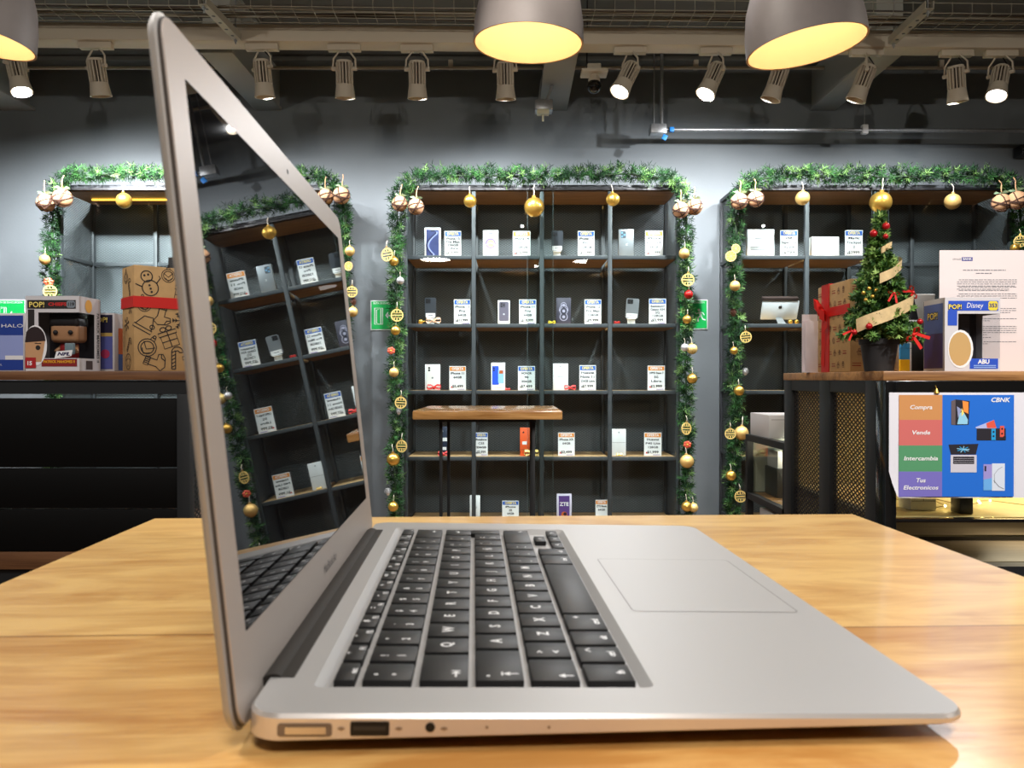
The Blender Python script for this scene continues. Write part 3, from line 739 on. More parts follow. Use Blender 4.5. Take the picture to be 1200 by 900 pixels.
# ------------------------------------------------------------------ garlands
GRN = [mat('needles_dark', (20, 46, 24), .7, spec=.15), mat('needles_mid', (42, 82, 38), .65, spec=.15), mat('needles_pale', (100, 134, 72), .6, spec=.2)]
def needles(rng, pts, rad, dens, out, nl=(.022, .042)):
    """sprigs of flat needles around a path"""
    for (a, b_) in zip(pts[:-1], pts[1:]):
        a, b_ = Vector(a), Vector(b_); L_ = (b_ - a).length; d = (b_ - a).normalized()
        u = d.cross(Vector((0, 1, .01))).normalized(); v = d.cross(u)
        for k in range(int(L_ * dens)):
            t = rng.random(); an = rng.uniform(0, 2 * PI); p = a + (b_ - a) * t
            o = (u * math.cos(an) + v * math.sin(an) + d * rng.uniform(-.6, .6)).normalized()
            o.z += .12; rr = rad * (.35 + .65 * math.sqrt(rng.random())) * (1.0 if o.y < .3 else .7)
            tip = p + o * rr; root = p + o * rr * .3
            mi = rng.choices((0, 1, 2), (.48, .38, .14))[0]
            s1 = o.cross(Vector((rng.random() - .5, rng.random() - .5, rng.random() - .5))).normalized(); s2 = o.cross(s1)
            for j in range(9):
                q = root.lerp(tip, .35 + .65 * j / 8); ja = j * 2.4 + an
                nd = (o * rng.uniform(.35, .8) + (s1 * math.cos(ja) + s2 * math.sin(ja))).normalized()
                l = rng.uniform(*nl); w_ = nd.cross(o).normalized() * .0019
                i0 = len(out[0])
                out[0].extend([q - w_, q + w_, q + nd * l * .6 + w_ * .9, q + nd * l, q + nd * l * .6 - w_ * .9])
                out[1].append((i0, i0 + 1, i0 + 2, i0 + 3, i0 + 4)); out[2].append(mi)
def foliage(name, parent, out, mats=GRN):
    me = bpy.data.meshes.new(name); me.from_pydata(out[0], [], out[1])
    for m in mats: me.materials.append(m)
    me.polygons.foreach_set('material_index', out[2]); me.update()
    o = bpy.data.objects.new(name, me); COL.objects.link(o); o.parent = parent; o['kind'] = 'stuff'
    return o
GRD = 4.955
def garland(lab, path, rads, seed, d=GRD):
    rng = random.Random(seed)
    pts = [at(x, y, d) for x, y in path]; o0 = pts[0]
    g = thing('garland', lab, 'garland', o0, 0, 'pine garlands round the cabinets')
    loc = [p - o0 for p in pts]; fine = []
    for a, b_ in zip(loc[:-1], loc[1:]):
        n = max(1, int((b_ - a).length / .06))
        for i in range(n): fine.append(a.lerp(b_, i / n) + Vector((rng.uniform(-.008, .008), rng.uniform(-.006, .006), rng.uniform(-.008, .008))))
    fine.append(loc[-1])
    MB(mat('garland_wire', (40, 60, 36), .7)).tube(fine, .006, n=6).obj('wire', g)
    out = ([], [], [])
    for i in range(len(fine) - 1):
        needles(rng, fine[i:i + 2], rads * rng.uniform(.75, 1.25), 430, out)
    foliage('needle_foliage', g, out)
    return g
def arch(x0, x1, yt, yb, dx0=-10, dx1=9, cut0=None):
    return [(x0 + dx0, yb), (x0 + dx0 - 3, 560), (x0 + dx0 + 2, 500), (x0 + dx0 - 2, 440), (x0 + dx0 + 1, 380), (x0 + dx0 - 1, 320), (x0 + dx0, 262), (x0 + dx0 + 3, 226), (x0 + 12, yt + 3), (x0 + 60, yt), (x0 + 120, yt + 1), ((x0 + x1) / 2, yt + 2),
            (x1 - 110, yt), (x1 - 55, yt + 1), (x1 - 12, yt + 3), (x1 + dx1 - 2, 228), (x1 + dx1 + 1, 262), (x1 + dx1 - 1, 320), (x1 + dx1 - 1, 380), (x1 + dx1, 440), (x1 + dx1 - 1, 500), (x1 + dx1 + 1, 560), (x1 + dx1, yb)]
garland('green pine garland framing the middle cabinet of phones', arch(475, 795, 205, 640), .06, 1)
garland('green pine garland framing the left cabinet behind the laptop lid', arch(70, 389, 204, 640, -8, 14), .06, 2)
garland('green pine garland framing the right cabinet behind the tree', arch(868, 1184, 206, 640, -7, 10), .06, 3)

# ------------------------------------------------------------------ baubles on the garlands
_proto = {}
def bauble_parts(kind, root):
    if kind in ('gold', 'matte', 'stripe', 'silver', 'redball', 'pattern'):
        m = {'gold': GOLD, 'matte': GOLDM, 'stripe': GOLD, 'silver': SILV, 'redball': mat('red_bauble', (170, 30, 26), .25, .4), 'pattern': mat('lace_gold', (224, 190, 120), .5, .5, var=.5, vscale=3)}[kind]
        b = MB(m)
        if kind == 'stripe':
            n = 48; k = 20; vs = []; fs = []
            for i in range(k + 1):
                for j in range(n):
                    rr = math.sin(PI * i / k) * (1 + .045 * math.cos(j * 2 * PI / 4 ** 1 * 1.0))
                    vs.append((rr * math.cos(2 * PI * j / n), rr * math.sin(2 * PI * j / n), -math.cos(PI * i / k)))
            for i in range(k):
                for j in range(n): fs.append((i * n + j, i * n + (j + 1) % n, (i + 1) * n + (j + 1) % n, (i + 1) * n + j))
            b.add(vs, fs)
        else: b.ball((0, 0, 0), 1, n=32)
        b.obj('ball', root)
        MB(m).lathe([(0, .94), (.2, .94), (.22, 1.16), (0, 1.2)], n=14).obj('cap', root)
        MB(OFFW).tube([(0, 0, 1.18), (.05, 0, 1.5), (.0, 0, 1.9), (0, .3, 2.3)], .05, n=6).obj('hanger', root)
    elif kind == 'twine':
        MB(TWINE).ball((0, 0, 0), .97, n=28).obj('ball', root)
        b = MB(TWINED)
        for k in range(6):
            M = RZ(k * 1.1) @ RX(.5 + k * .75)
            b.tube([M @ Vector((math.cos(a) * .99, math.sin(a) * .99, 0)) for a in [2 * PI * i / 28 for i in range(29)]], .06, n=5)
        b.obj('winding', root)
        f = MB(mat('frosted_leaf', (118, 140, 108), .6))
        for k in range(7):
            a = k * .9; f.add([(0, 0, .98), (.5 * math.cos(a), .5 * math.sin(a), 1.25), (.85 * math.cos(a + .2), .85 * math.sin(a + .2), 1.1), (.5 * math.cos(a + .4), .5 * math.sin(a + .4), 1.02)], [(0, 1, 2, 3)])
        f.obj('leaf_tuft', root)
        MB(TWINE).tube([(0, 0, 1), (-.05, 0, 1.5), (.02, 0, 2.1), (0, .3, 2.5)], .06, n=6).obj('hanger', root)
    elif kind == 'disc':
        b = MB(mat('gilded_wood', (214, 186, 110), .5, .2)); M = RX(PI / 2)
        def ring(r0, r1):
            b.lathe([(r0, -.05), (r1, -.05), (r1, .05), (r0, .05), (r0, -.05)], M=M, n=28)
        ring(.82, 1.0)
        b.box((0, 0, 0), (1.7, .1, .16)).box((0, 0, .36), (1.36, .1, .08)).box((0, 0, -.36), (1.36, .1, .08)).box((0, 0, .6), (.16, .1, .5)).box((0, 0, -.6), (.16, .1, .5))
        for s1 in (1, -1):
            for s2 in (1, -1):
                b.box((s1 * .42, 0, s2 * .55), (.14, .1, .42), M=I4)
        b.obj('cut_disc', root)
        MB(GOLD).lathe([(.1, -.04), (.17, -.04), (.17, .04), (.1, .04), (.1, -.04)], M=T(0, 0, 1.13) @ M, n=14).obj('ring', root)
        MB(OFFW).tube([(0, 0, 1.2), (.05, 0, 1.6), (0, .3, 2.1)], .045, n=6).obj('hanger', root)
    elif kind == 'orange':
        b = MB(mat('dried_orange', (222, 130, 50), .6)); M = RX(PI / 2)
        b.lathe([(0, -.05), (1, -.06), (1, .06), (0, .05)], M=M, n=24); b.obj('slice', root)
        s = MB(mat('orange_pith', (244, 206, 130), .6))
        for k in range(8): s.box((0, -.07, .45), (.05, .03, .85), M=RY(k * PI / 4))
        s.lathe([(.9, .05), (1.01, .05), (1.01, .08), (.9, .08), (.9, .05)], M=M, n=24); s.obj('rind', root)
    elif kind in ('cone', 'silvercone'):
        b = MB(mat('pine_cone', (96, 56, 40), .7) if kind == 'cone' else SILV)
        b.ball((0, 0, 0), .55, sc=(1, 1, 1.4), n=14)
        for i in range(7):
            z = -.75 + i * .24; rr = .85 * math.sin(PI * (i + 1.2) / 9)
            for j in range(8):
                b.add([(.2, -.16, 0), (.2, .16, 0), (rr, .12, .2), (rr * 1.08, 0, .28), (rr, -.12, .2)], [(0, 1, 2, 3, 4)], M=T(0, 0, z) @ RZ(j * PI / 4 + i * .4))
        b.obj('scales', root)
    elif kind == 'redbow':
        b = MB(mat('copper_bow', (196, 76, 48), .45))
        for k in range(6):
            a = k * PI / 3 + .3
            b.ball((.55 * math.cos(a), 0, .55 * math.sin(a)), .5, sc=(1, .5, .8), n=10)
        b.obj('loops', root); MB(GOLD).ball((0, -.3, 0), .28, n=10).obj('centre', root)
    elif kind == 'bell':
        b = MB(SILV); b.lathe([(0, 1), (.3, .95), (.6, .6), (.72, 0), (1, -.6), (.9, -.6), (.6, 0), (.5, .5), (0, .8)], n=20); b.obj('bell_body', root); MB(SILV).ball((0, 0, -.6), .22, n=10).obj('clapper', root)
LOOK = {'gold': 'shiny gold bauble', 'matte': 'matt gold bauble', 'stripe': 'ribbed gold bauble', 'silver': 'small silver bauble', 'redball': 'dark red bauble', 'pattern': 'lacy pale gold bauble', 'twine': 'twine-wound ball',
        'disc': 'gilded cut-out disc ornament', 'orange': 'dried orange slice', 'cone': 'brown pine cone', 'silvercone': 'silvered cone', 'redbow': 'copper red bow ornament', 'bell': 'small silver bell'}
NAME = {'twine': 'twine_ball', 'disc': 'cut_out_ornament', 'orange': 'orange_slice', 'cone': 'pine_cone', 'silvercone': 'silver_cone', 'redbow': 'bow_ornament', 'bell': 'silver_bell'}
CAT = {'twine': 'bauble', 'disc': 'ornament', 'orange': 'ornament', 'cone': 'pine cone', 'silvercone': 'pine cone', 'redbow': 'bow', 'bell': 'bell'}
def hang(kind, px, py, r, where, d=4.868):
    p = at(px, py, d); s = r / F * d
    M = T(*p) @ RZ(R.uniform(-.5, .5)) @ RY(R.uniform(-.1, .1)) @ Matrix.Diagonal((s, s, s, 1))
    lab = ('%s %s' % (LOOK[kind], where)).replace('ornament ornament,', 'ornament,').replace(' ornament,', ',')
    if kind in _proto: return dup(_proto[kind], lab, M=M)
    o = thing(NAME.get(kind, 'bauble'), lab, CAT.get(kind, 'bauble'), M=M, group='ornaments on the garlands')
    bauble_parts(kind, o); _proto[kind] = o
    return o
def drape(items, where):
    for i, (k, x, y, r) in enumerate(items): hang(k, x, y, r, 'ornament, %s from top %s' % (ORD[i], where), 4.868 + (0 if k != 'disc' else -.02))
hang('twine', 468.5, 239, 9.2, 'outer of the pair at the left corner of the middle cabinet'); hang('twine', 487.5, 242.5, 9.6, 'inner of the pair at the left top corner of the middle cabinet', 4.83)
hang('gold', 551, 236, 7.6, 'left of centre under the middle cabinet top'); hang('gold', 626, 243, 11.6, 'largest, at the centre of the middle cabinet top'); hang('stripe', 718, 234, 7.7, 'right of centre under the middle cabinet top')
hang('twine', 797.5, 246.5, 9.7, 'inner of the pair at the right top corner of the middle cabinet', 4.83); hang('twine', 813.5, 243, 9.6, 'outer of the pair at the right top corner of the middle cabinet')
drape([('disc', 453.8, 298.5, 8), ('gold', 461.8, 306.5, 5.6), ('silver', 469.2, 329, 4.5), ('disc', 465.3, 369.5, 7.4), ('gold', 463.6, 387.5, 5.6), ('redbow', 458.5, 411, 4.6), ('matte', 461.6, 436.5, 5.6), ('disc', 469.6, 472, 7), ('silvercone', 467.5, 482.5, 4.6), ('disc', 470.6, 523, 7.2), ('gold', 460.8, 538.5, 7.7), ('silvercone', 454.5, 577, 5), ('gold', 460.6, 594, 6)], 'on the left drape of the middle garland')
drape([('matte', 801.6, 297.3, 6.2), ('disc', 806, 328, 7.4), ('redball', 806.8, 345.3, 5.2), ('gold', 805, 374.5, 5.2), ('silver', 802.4, 407.3, 4.7), ('pattern', 811, 409, 6.2), ('gold', 811.2, 443.8, 5.8), ('disc', 804.4, 502.3, 7.3), ('redbow', 805.6, 521, 4.6), ('matte', 805.2, 540.7, 8), ('gold', 805, 593.7, 6.2), ('pattern', 813, 595, 5.4)], 'on the right drape of the middle garland')
hang('twine', 54.5, 238, 10.6, 'outer of the pair at the corner of the left cabinet'); hang('twine', 74, 232.5, 11, 'inner of the pair at the corner of the left cabinet', 4.83); hang('gold', 146, 235.5, 9, 'under the left cabinet top', 4.85)
drape([('matte', 53, 304.5, 6), ('redbow', 57.3, 330.5, 5.4), ('disc', 59, 341.5, 7.5)], 'on the left drape of the left garland')
hang('twine', 382, 231, 9.6, 'half hidden by the laptop lid, on the left garland'); hang('twine', 400.3, 229.5, 10.2, 'just right of the laptop lid corner, on the left garland', 4.83)
drape([('matte', 410.2, 294.5, 5.8), ('orange', 408.6, 312, 5.2), ('disc', 412.5, 342, 6.6), ('cone', 414.5, 354, 5), ('matte', 413.5, 365.5, 6)], 'on drape between laptop lid and dark sign')
hang('twine', 866, 236.3, 9.9, 'outer of the pair at the left corner of the right cabinet', 4.83); hang('twine', 885, 233.7, 9.6, 'inner of the pair at the left corner of the right cabinet'); hang('matte', 940, 232.5, 8.2, 'between the two left bays of the right cabinet top'); hang('gold', 1031.5, 237.5, 12.5, 'largest on the right cabinet, just above the small tree'); hang('matte', 1115.5, 236.5, 9.2, 'right of the small tree under the right cabinet top')
hang('twine', 1173, 238, 10.8, 'inner of the pair at the right edge of the photo'); hang('twine', 1191, 235, 11, 'outer of the pair at the right edge of the photo', 4.83)
drape([('orange', 862, 291.5, 5.2), ('orange', 856.4, 300.3, 6.2), ('matte', 861, 335.2, 6), ('cone', 859.3, 367, 5.2), ('disc', 874, 395, 6.6), ('gold', 860, 411, 4.6), ('silvercone', 873.4, 436, 5), ('gold', 866, 458, 6), ('disc', 856, 508.4, 6.4), ('matte', 869, 507.5, 8.2), ('gold', 856.6, 557.6, 6), ('disc', 868, 582, 7)], 'on the left drape of the right garland')
drape([('disc', 1195, 283, 7), ('gold', 1189, 291, 5.4)], 'on the right drape of the right garland')
# ------------------------------------------------------------------ counters
ZC = 1.117
topw = wood('counter_wood', (122, 82, 46), (196, 146, 92), .4, (1.4, 12, 12), (.14, .03))
topwd = wood('counter_wood_dark', (92, 60, 38), (130, 90, 58), .45, (1.4, 12, 12), (.14, .03))
bm_side = mesh_metal('mesh_counter', (44, 44, 46), ('Y', 'Z'), .022, .012, .17)
# left counter
XE = -.7037
lc = thing('shop_counter', 'black shop counter with a wooden top at the left, carrying toy boxes', 'counter', (-1.35, 1.75, 0))
def lb(m, a, b, bev=.0, M=None): return MB(m).box2((a[0] + 1.35, a[1] - 1.75, a[2]), (b[0] + 1.35, b[1] - 1.75, b[2]), bev=bev)
lb(topwd, (-2.05, 1.745, ZC - .02), (XE, 2.39, ZC), .002).obj('wooden_top', lc)
lb(BLACKM, (-2.05, 1.75, ZC - .05), (XE, 1.775, ZC - .0205)).obj('top_rail', lc)
lb(BLACKM, (XE - .028, 1.75, 0), (XE, 1.778, ZC - .0505), .001).obj('post', lc)
lb(BLACKM, (XE - .028, 2.36, 0), (XE, 2.388, ZC - .0205), .001).obj('post', lc)
lb(BLACKM, (-2.05, 1.75, 0), (-2.02, 1.778, ZC - .0505), .001).obj('post', lc)
fpm = mat('counter_front', (5, 5, 5), .6, spec=.15)
for z0, z1 in ((.906, 1.0575), (.816, .9035), (.722, .814)):
    lb(fpm, (-2.019, 1.756, z0), (XE - .0285, 1.77, z1), .0015).obj('front_board', lc)
lb(topwd, (-2.019, 1.752, .683), (XE - .0285, 2.35, .7205), .001).obj('lower_board', lc)
lb(BLACKM, (-2.019, 1.76, .0), (XE - .0285, 1.775, .6825)).obj('plinth', lc)
s = lb(BLACKM, (XE - .02, 1.779, ZC - .055), (XE - .002, 2.359, ZC - .021)); s.box2((XE - .02 + 1.35, .029, .66), (XE - .002 + 1.35, .609, .69)); s.box2((XE - .02 + 1.35, .28, .69), (XE - .002 + 1.35, .31, ZC - .055)); s.obj('side_frame', lc)
lb(bm_side, (XE - .011, 1.78, .69), (XE - .010, 2.355, ZC - .056)).obj('side_mesh', lc, smooth=0)

# right counter, a glazed showcase
XS = .81
rc = thing('display_counter', 'black glazed counter with a wooden top at the right, carrying the tree', 'counter', (XS, 1.75, 0))
def rb(m, a, b, bev=0.): return MB(m).box2((a[0] - XS, a[1] - 1.75, a[2]), (b[0] - XS, b[1] - 1.75, b[2]), bev=bev)
XRE = 2.15
rb(topw, (XS - .002, 1.745, ZC - .021), (XRE, 2.39, ZC), .002).obj('wooden_top', rc)
glossk = mat('gloss_black', (12, 12, 13), .15, coat=.5)
rb(glossk, (XS + .0245, 1.742, ZC - .051), (XRE, 1.772, ZC - .0215), .001).obj('top_rail', rc)
rb(glossk, (XS, 1.738, 0), (XS + .024, 1.787, ZC - .0215), .002).obj('corner_post', rc)
for a, b_ in ((1.7875, 1.839), (2.047, 2.115), (2.328, 2.386)):
    rb(BLACKM, (XS, a, 0), (XS + .02, b_, ZC - .0215), .001).obj('side_post', rc)
for a, b_ in ((1.8395, 2.0465), (2.1155, 2.3275)):
    rb(BLACKM, (XS + .001, a, ZC - .05), (XS + .019, b_, ZC - .022)).obj('side_rail', rc); rb(BLACKM, (XS + .001, a, .3), (XS + .019, b_, .34)).obj('side_rail', rc)
    rb(bm_side, (XS + .01, a, .34), (XS + .011, b_, ZC - .05)).obj('side_mesh', rc, smooth=0)
g = MB(glass('counter_pane', (240, 244, 238))); g.add([(.025, .012, .66), (XRE - XS, .012, .66), (XRE - XS, .012, ZC - .052), (.025, .012, ZC - .052)], [(0, 1, 2, 3)]); g.obj('front_pane', rc, smooth=0)
rb(glossk, (XS + .0245, 1.75, .786), (XRE, 1.775, .794), .001).obj('front_bar', rc)
shel = mat('showcase_shelf', (214, 204, 160), .5, var=.12, vscale=12)
rb(shel, (XS + .0245, 1.776, .784), (XRE, 2.33, .794)).obj('upper_shelf', rc)
lowb = wood('showcase_floor', (104, 92, 78), (140, 126, 106), .35, (1.2, 10, 10), (.15, .02))
rb(lowb, (XS + .0245, 1.80, .655), (XRE, 2.33, .69)).obj('lower_shelf', rc)
rb(glossk, (XS + .0245, 2.03, .6905), (XRE, 2.055, .70)).obj('runner', rc)
rb(BLACKM, (XS + .0245, 1.75, 0), (XRE, 1.79, .69)).obj('plinth', rc)
rb(mat('showcase_back', (176, 166, 130), .6), (XS + .0245, 2.335, .69), (XRE, 2.35, ZC - .03)).obj('back_panel', rc)
# a string of fairy lights lying on the two shelves
fl = thing('fairy_lights', 'string of tiny warm fairy lights lying inside the glazed right counter', 'fairy lights', (XS + .1, 1.83, .795))
pts = []; rr = random.Random(5)
for i in range(34):
    x = .0 + i * .034; pts.append(Vector((x, .05 + .11 * math.sin(i * 1.9) * rr.uniform(.2, 1) + .05, .006 + .004 * math.sin(i * 2.3))))
MB(mat('fairy_wire', (170, 150, 90), .4, .5)).tube(pts, .0009, n=5).obj('wire', fl)
fb = None; warm = mat('fairy_bulb', (255, 222, 140), emit=22)
for i, p in enumerate(pts):
    if fb is None:
        fb = MB(warm).ball((0, 0, 0), .0028, n=8).obj('bulb', fl, loc=p)
    else:
        q = fb.copy(); COL.objects.link(q); q.parent = fl; q.location = p
# showcase contents
def carton(name, lab, cat, a, b, m, printed=None, rz=0):
    c = ((a[0] + b[0]) / 2, (a[1] + b[1]) / 2, a[2])
    o = thing(name, lab, cat, c, rz); w, d, h = b[0] - a[0], b[1] - a[1], b[2] - a[2]
    MB(m).box2((-w / 2, -d / 2, 0), (w / 2, d / 2, h), bev=min(.002, h / 8)).obj('carton', o)
    k = MB(GREYINK); M = FACE(0, -d / 2 - .0006, 0)
    k.stroke([(-w * .46, h * .8), (w * .46, h * .8)], .0012, M=M); k.stroke([(0, h * .82), (0, h * .99)], .001, M=M)
    k.obj('lid_seam', o, smooth=0)
    return o
carton('small_carton', 'small white carton inside the glazed counter under the poster', 'box', (.925, 1.86, .7945), (.985, 1.92, .822), WHITE)
carton('small_carton', 'small grey carton inside the glazed counter beside the corner post', 'box', (.862, 1.87, .7945), (.884, 1.9, .83), mat('carton_grey', (92, 90, 82), .5))
carton('display_block', 'dark upright block inside the glazed counter under the poster', 'display block', (1.012, 1.81, .7945), (1.042, 1.85, .86), BLK)
# poster on the glass
DPO = 1.734
def ap(px, py): return at(px, py, DPO)
po = thing('poster_sign', 'white and blue poster with four coloured bands taped to the counter glass', 'poster', ap(1121, 522))
oo = ap(1121, 522)
def P2(px, py): v = ap(px, py) - oo; return (v.x, v.z)
sheet = MB(mat('poster_paper', (226, 226, 234), .4)); nx = 14
vs = []; fs = []
for j in range(9):
    for i in range(nx + 1):
        x, y = P2(1042 + 160 * i / nx, 460 + 123.5 * j / 8); cx_ = max(0, 1 - (i / nx) * 15 - (8 - j) / 8 * 4)
        vs.append((x + .012 * cx_, -.0 - .012 * cx_ * cx_ - .0012 * math.sin(i * .9), y + .006 * cx_))
for j in range(8):
    for i in range(nx): k = j * (nx + 1) + i; fs.append((k, k + 1, k + nx + 2, k + nx + 1))
sheet.add(vs, fs); sheet.obj('sheet', po)
f = MB(BLUE); Mp = FACE(0, -.0022, 0)
def R2(x0, y0, x1, y1, m, z=0.): a, b_ = P2(x0, y1), P2(x1, y0); f.rect(a[0], a[1], b_[0], b_[1], m, Mp, z)
R2(1103.8, 462.8, 1187.7, 582, mat('poster_blue', (40, 112, 214), .35))
for y0, y1, cc, tx in ((462.8, 492, (206, 146, 92), ('Compra',)), (492, 522, (208, 112, 108), ('Vende',)), (522, 552.5, (88, 152, 110), ('Intercambia',)), (552.5, 582, (122, 114, 194), ('Tus', 'Electronicos'))):
    R2(1053, y0, 1103.8, y1, mat('band%d' % y0, cc, .35))  # band colours muted, glare and haze mixed into the print
    for k, tt in enumerate(tx):
        yy = (y0 + y1) / 2 + ((k - .5) * 8.5 if len(tx) > 1 else 0)
        f.text(tt, .0125, WHITE, Mp @ T(*P2(1078.4, yy), .0006), bold=.02, shear=.2, width={'Compra': 26, 'Vende': 21, 'Intercambia': 40, 'Tus': 11, 'Electronicos': 41}[tt] / F * DPO)
f.text('CBNK', .0135, WHITE, Mp @ T(*P2(1171, 468.8), .0006), bold=.025, shear=.25, width=22.5 / F * DPO)
def PP(pts, m, z): f.poly([P2(*p) for p in pts], m, Mp @ T(0, 0, z))
dk = mat('print_dark2', (44, 42, 50), .4); lt = mat('print_light', (206, 204, 216), .4); sk = mat('print_sky2', (150, 208, 236), .4); og = mat('print_orange2', (240, 150, 70), .4)
rd = mat('print_coral', (226, 92, 74), .4); cy = mat('print_cyan', (40, 160, 220), .4)
PP([(1114, 470), (1119, 468), (1119, 498), (1114, 497.5)], mat('print_taupe', (104, 92, 96), .4), .0006); PP([(1119, 468), (1135.5, 470), (1134.5, 497.5), (1119, 498)], dk, .0007)
PP([(1127, 469.5), (1134, 471), (1134, 485), (1128, 482)], og, .001); PP([(1121, 497), (1124, 484), (1128, 482), (1133.5, 492), (1133, 497)], sk, .001); PP([(1120.5, 476), (1126, 480), (1122, 490)], mat('print_mauve2', (150, 160, 200), .4), .0011); PP([(1126, 478), (1129, 484), (1126, 488)], YEL, .0012)
PP([(1144, 502), (1178, 502), (1178, 516), (1144, 516)], dk, .0006); PP([(1142.5, 500.5), (1164, 492), (1167, 502), (1143, 502)], mat('print_lav', (180, 190, 236), .4), .0007); PP([(1155, 496), (1164, 492), (1167, 501.5), (1156, 501.5)], rd, .0009)
PP([(1161, 502.5), (1166, 502.5), (1166, 515.5), (1161, 515.5)], cy, .001); PP([(1171, 499), (1176, 499), (1176, 512), (1171, 512)], rd, .001); PP([(1175, 511), (1178, 511), (1178, 515.5), (1174, 515)], dk, .0011)
for c_ in ((1163.5, 506), (1163.5, 511), (1173.5, 502.5), (1173.5, 508)): x, y = P2(*c_); f.disc(x, y, .0022, dk, Mp, .0013, 10)
PP([(1111, 521), (1146, 520), (1143, 532.5), (1114, 532.5)], dk, .0006); PP([(1113.5, 533), (1144, 533), (1144, 553.5), (1113.5, 553.5)], lt, .0006); PP([(1116.5, 535), (1141, 535), (1141, 543.5), (1116.5, 543.5)], dk, .0009)
for k in range(9):
    a = k * .72; x, y = P2(1128, 526.5); f.stroke([(x, y), (x + .014 * math.cos(a), y + .007 * math.sin(a))], .0016, (sk, cy)[k % 2], Mp, .001 + k * .00002)
for k in range(3): a, b_ = P2(1117, 537.3 + k * 2.2), P2(1140.5, 537.3 + k * 2.2); f.stroke([a, b_], .0006, lt, Mp, .0011)
PP([(1152, 544), (1162, 544), (1162, 574.5), (1152, 574.5)], mat('print_violet2', (160, 150, 214), .4), .0006); PP([(1152, 562), (1162, 560), (1162, 574.5), (1152, 574.5)], mat('print_azure', (110, 176, 236), .4), .0008)
PP([(1153.2, 546), (1155.2, 546), (1155.2, 552), (1153.2, 552)], dk, .001); PP([(1162, 543), (1177, 543), (1177, 575), (1162, 575)], mat('print_pearl', (216, 226, 240), .4), .0007)
f.stroke([P2(1165, 566), P2(1164.5, 556), P2(1169, 550), P2(1174, 547)], .0008, GREYINK, Mp, .001); f.stroke([P2(1164, 563), P2(1170, 570), P2(1176, 573)], .0012, GREYINK, Mp, .001)
f.obj('print', po, smooth=0, recalc=True)
bl = thing('brass_bell', 'tiny gold bell on the counter rail above the poster', 'bell', at(1097.5, 458.5, 1.735))
MB(GOLD).lathe([(0, .006), (.002, .0055), (.0035, .001), (.0062, -.004), (.0055, -.004), (0, -.001)], n=16).obj('bell_body', bl); MB(GOLD).ball((0, 0, -.004), .0018, n=8).cyl((0, 0, .006), (0, .004, .012), .0008).obj('clapper', bl)

# low glazed case behind the counter, with a white carton on it
gc = thing('glass_case', 'low black framed glass case behind the right counter', 'display case', (.824, 2.42, 0))
fr = MB(BLACKM); w_, d_, h_ = .42, .41, .9056
for x in (.011, w_ - .011):
    for y in (.011, d_ - .011): MB(BLACKM).box2((x - .011, y - .011, 0), (x + .011, y + .011, h_ - .0225)).obj('post', gc)
for z in (h_, .7035):
    for a, b_ in (((0, 0), (w_, .022)), ((0, d_ - .022), (w_, d_)), ((0, .0225), (.022, d_ - .0225)), ((w_ - .022, .0225), (w_, d_ - .0225))):
        MB(BLACKM).box2((a[0], a[1], z - .022), (b_[0], b_[1], z)).obj('rail', gc)
MB(glass('case_pane', (236, 244, 240))).box2((.0225, .0225, h_ - .006), (w_ - .0225, d_ - .0225, h_ - .002)).obj('glass_top', gc)
g = MB(glass('case_pane', (236, 244, 240))); g.add([(.01, .0225, .704), (.01, d_ - .0225, .704), (.01, d_ - .0225, h_ - .022), (.01, .0225, h_ - .022)], [(0, 1, 2, 3)]); g.obj('side_pane', gc, smooth=0)
MB(topw).box2((.0225, .0225, .69), (w_ - .0225, d_ - .0225, .703)).obj('case_shelf', gc)
MB(mat('case_back', (200, 196, 176), .5)).box2((.0225, d_ - .012, .704), (w_ - .0225, d_ - .006, h_ - .0225)).box2((w_ - .012, .0225, .704), (w_ - .006, d_ - .013, h_ - .0225)).obj('back_panel', gc)
MB(BLACKM).box2((.0225, .0225, .0), (w_ - .0225, d_ - .0225, .02)).obj('case_floor', gc)
carton('white_carton', 'flat white carton lying on the low glass case behind the counter', 'box', (.832, 2.6, h_ + .0005), (1.06, 2.8, h_ + .077), WHITE)
carton('dark_carton', 'dark grey carton inside the low glass case', 'box', (.88, 2.66, .704), (1.0, 2.79, .80), mat('carton_slate', (66, 66, 66), .4))
carton('white_carton', 'small white carton inside the low glass case on the dark carton', 'box', (.885, 2.67, .8005), (.99, 2.78, .86), WHITE)
carton('white_carton', 'white carton under the shelf of the low glass case', 'box', (.85, 2.5, .0205), (1.05, 2.75, .66), WHITE)

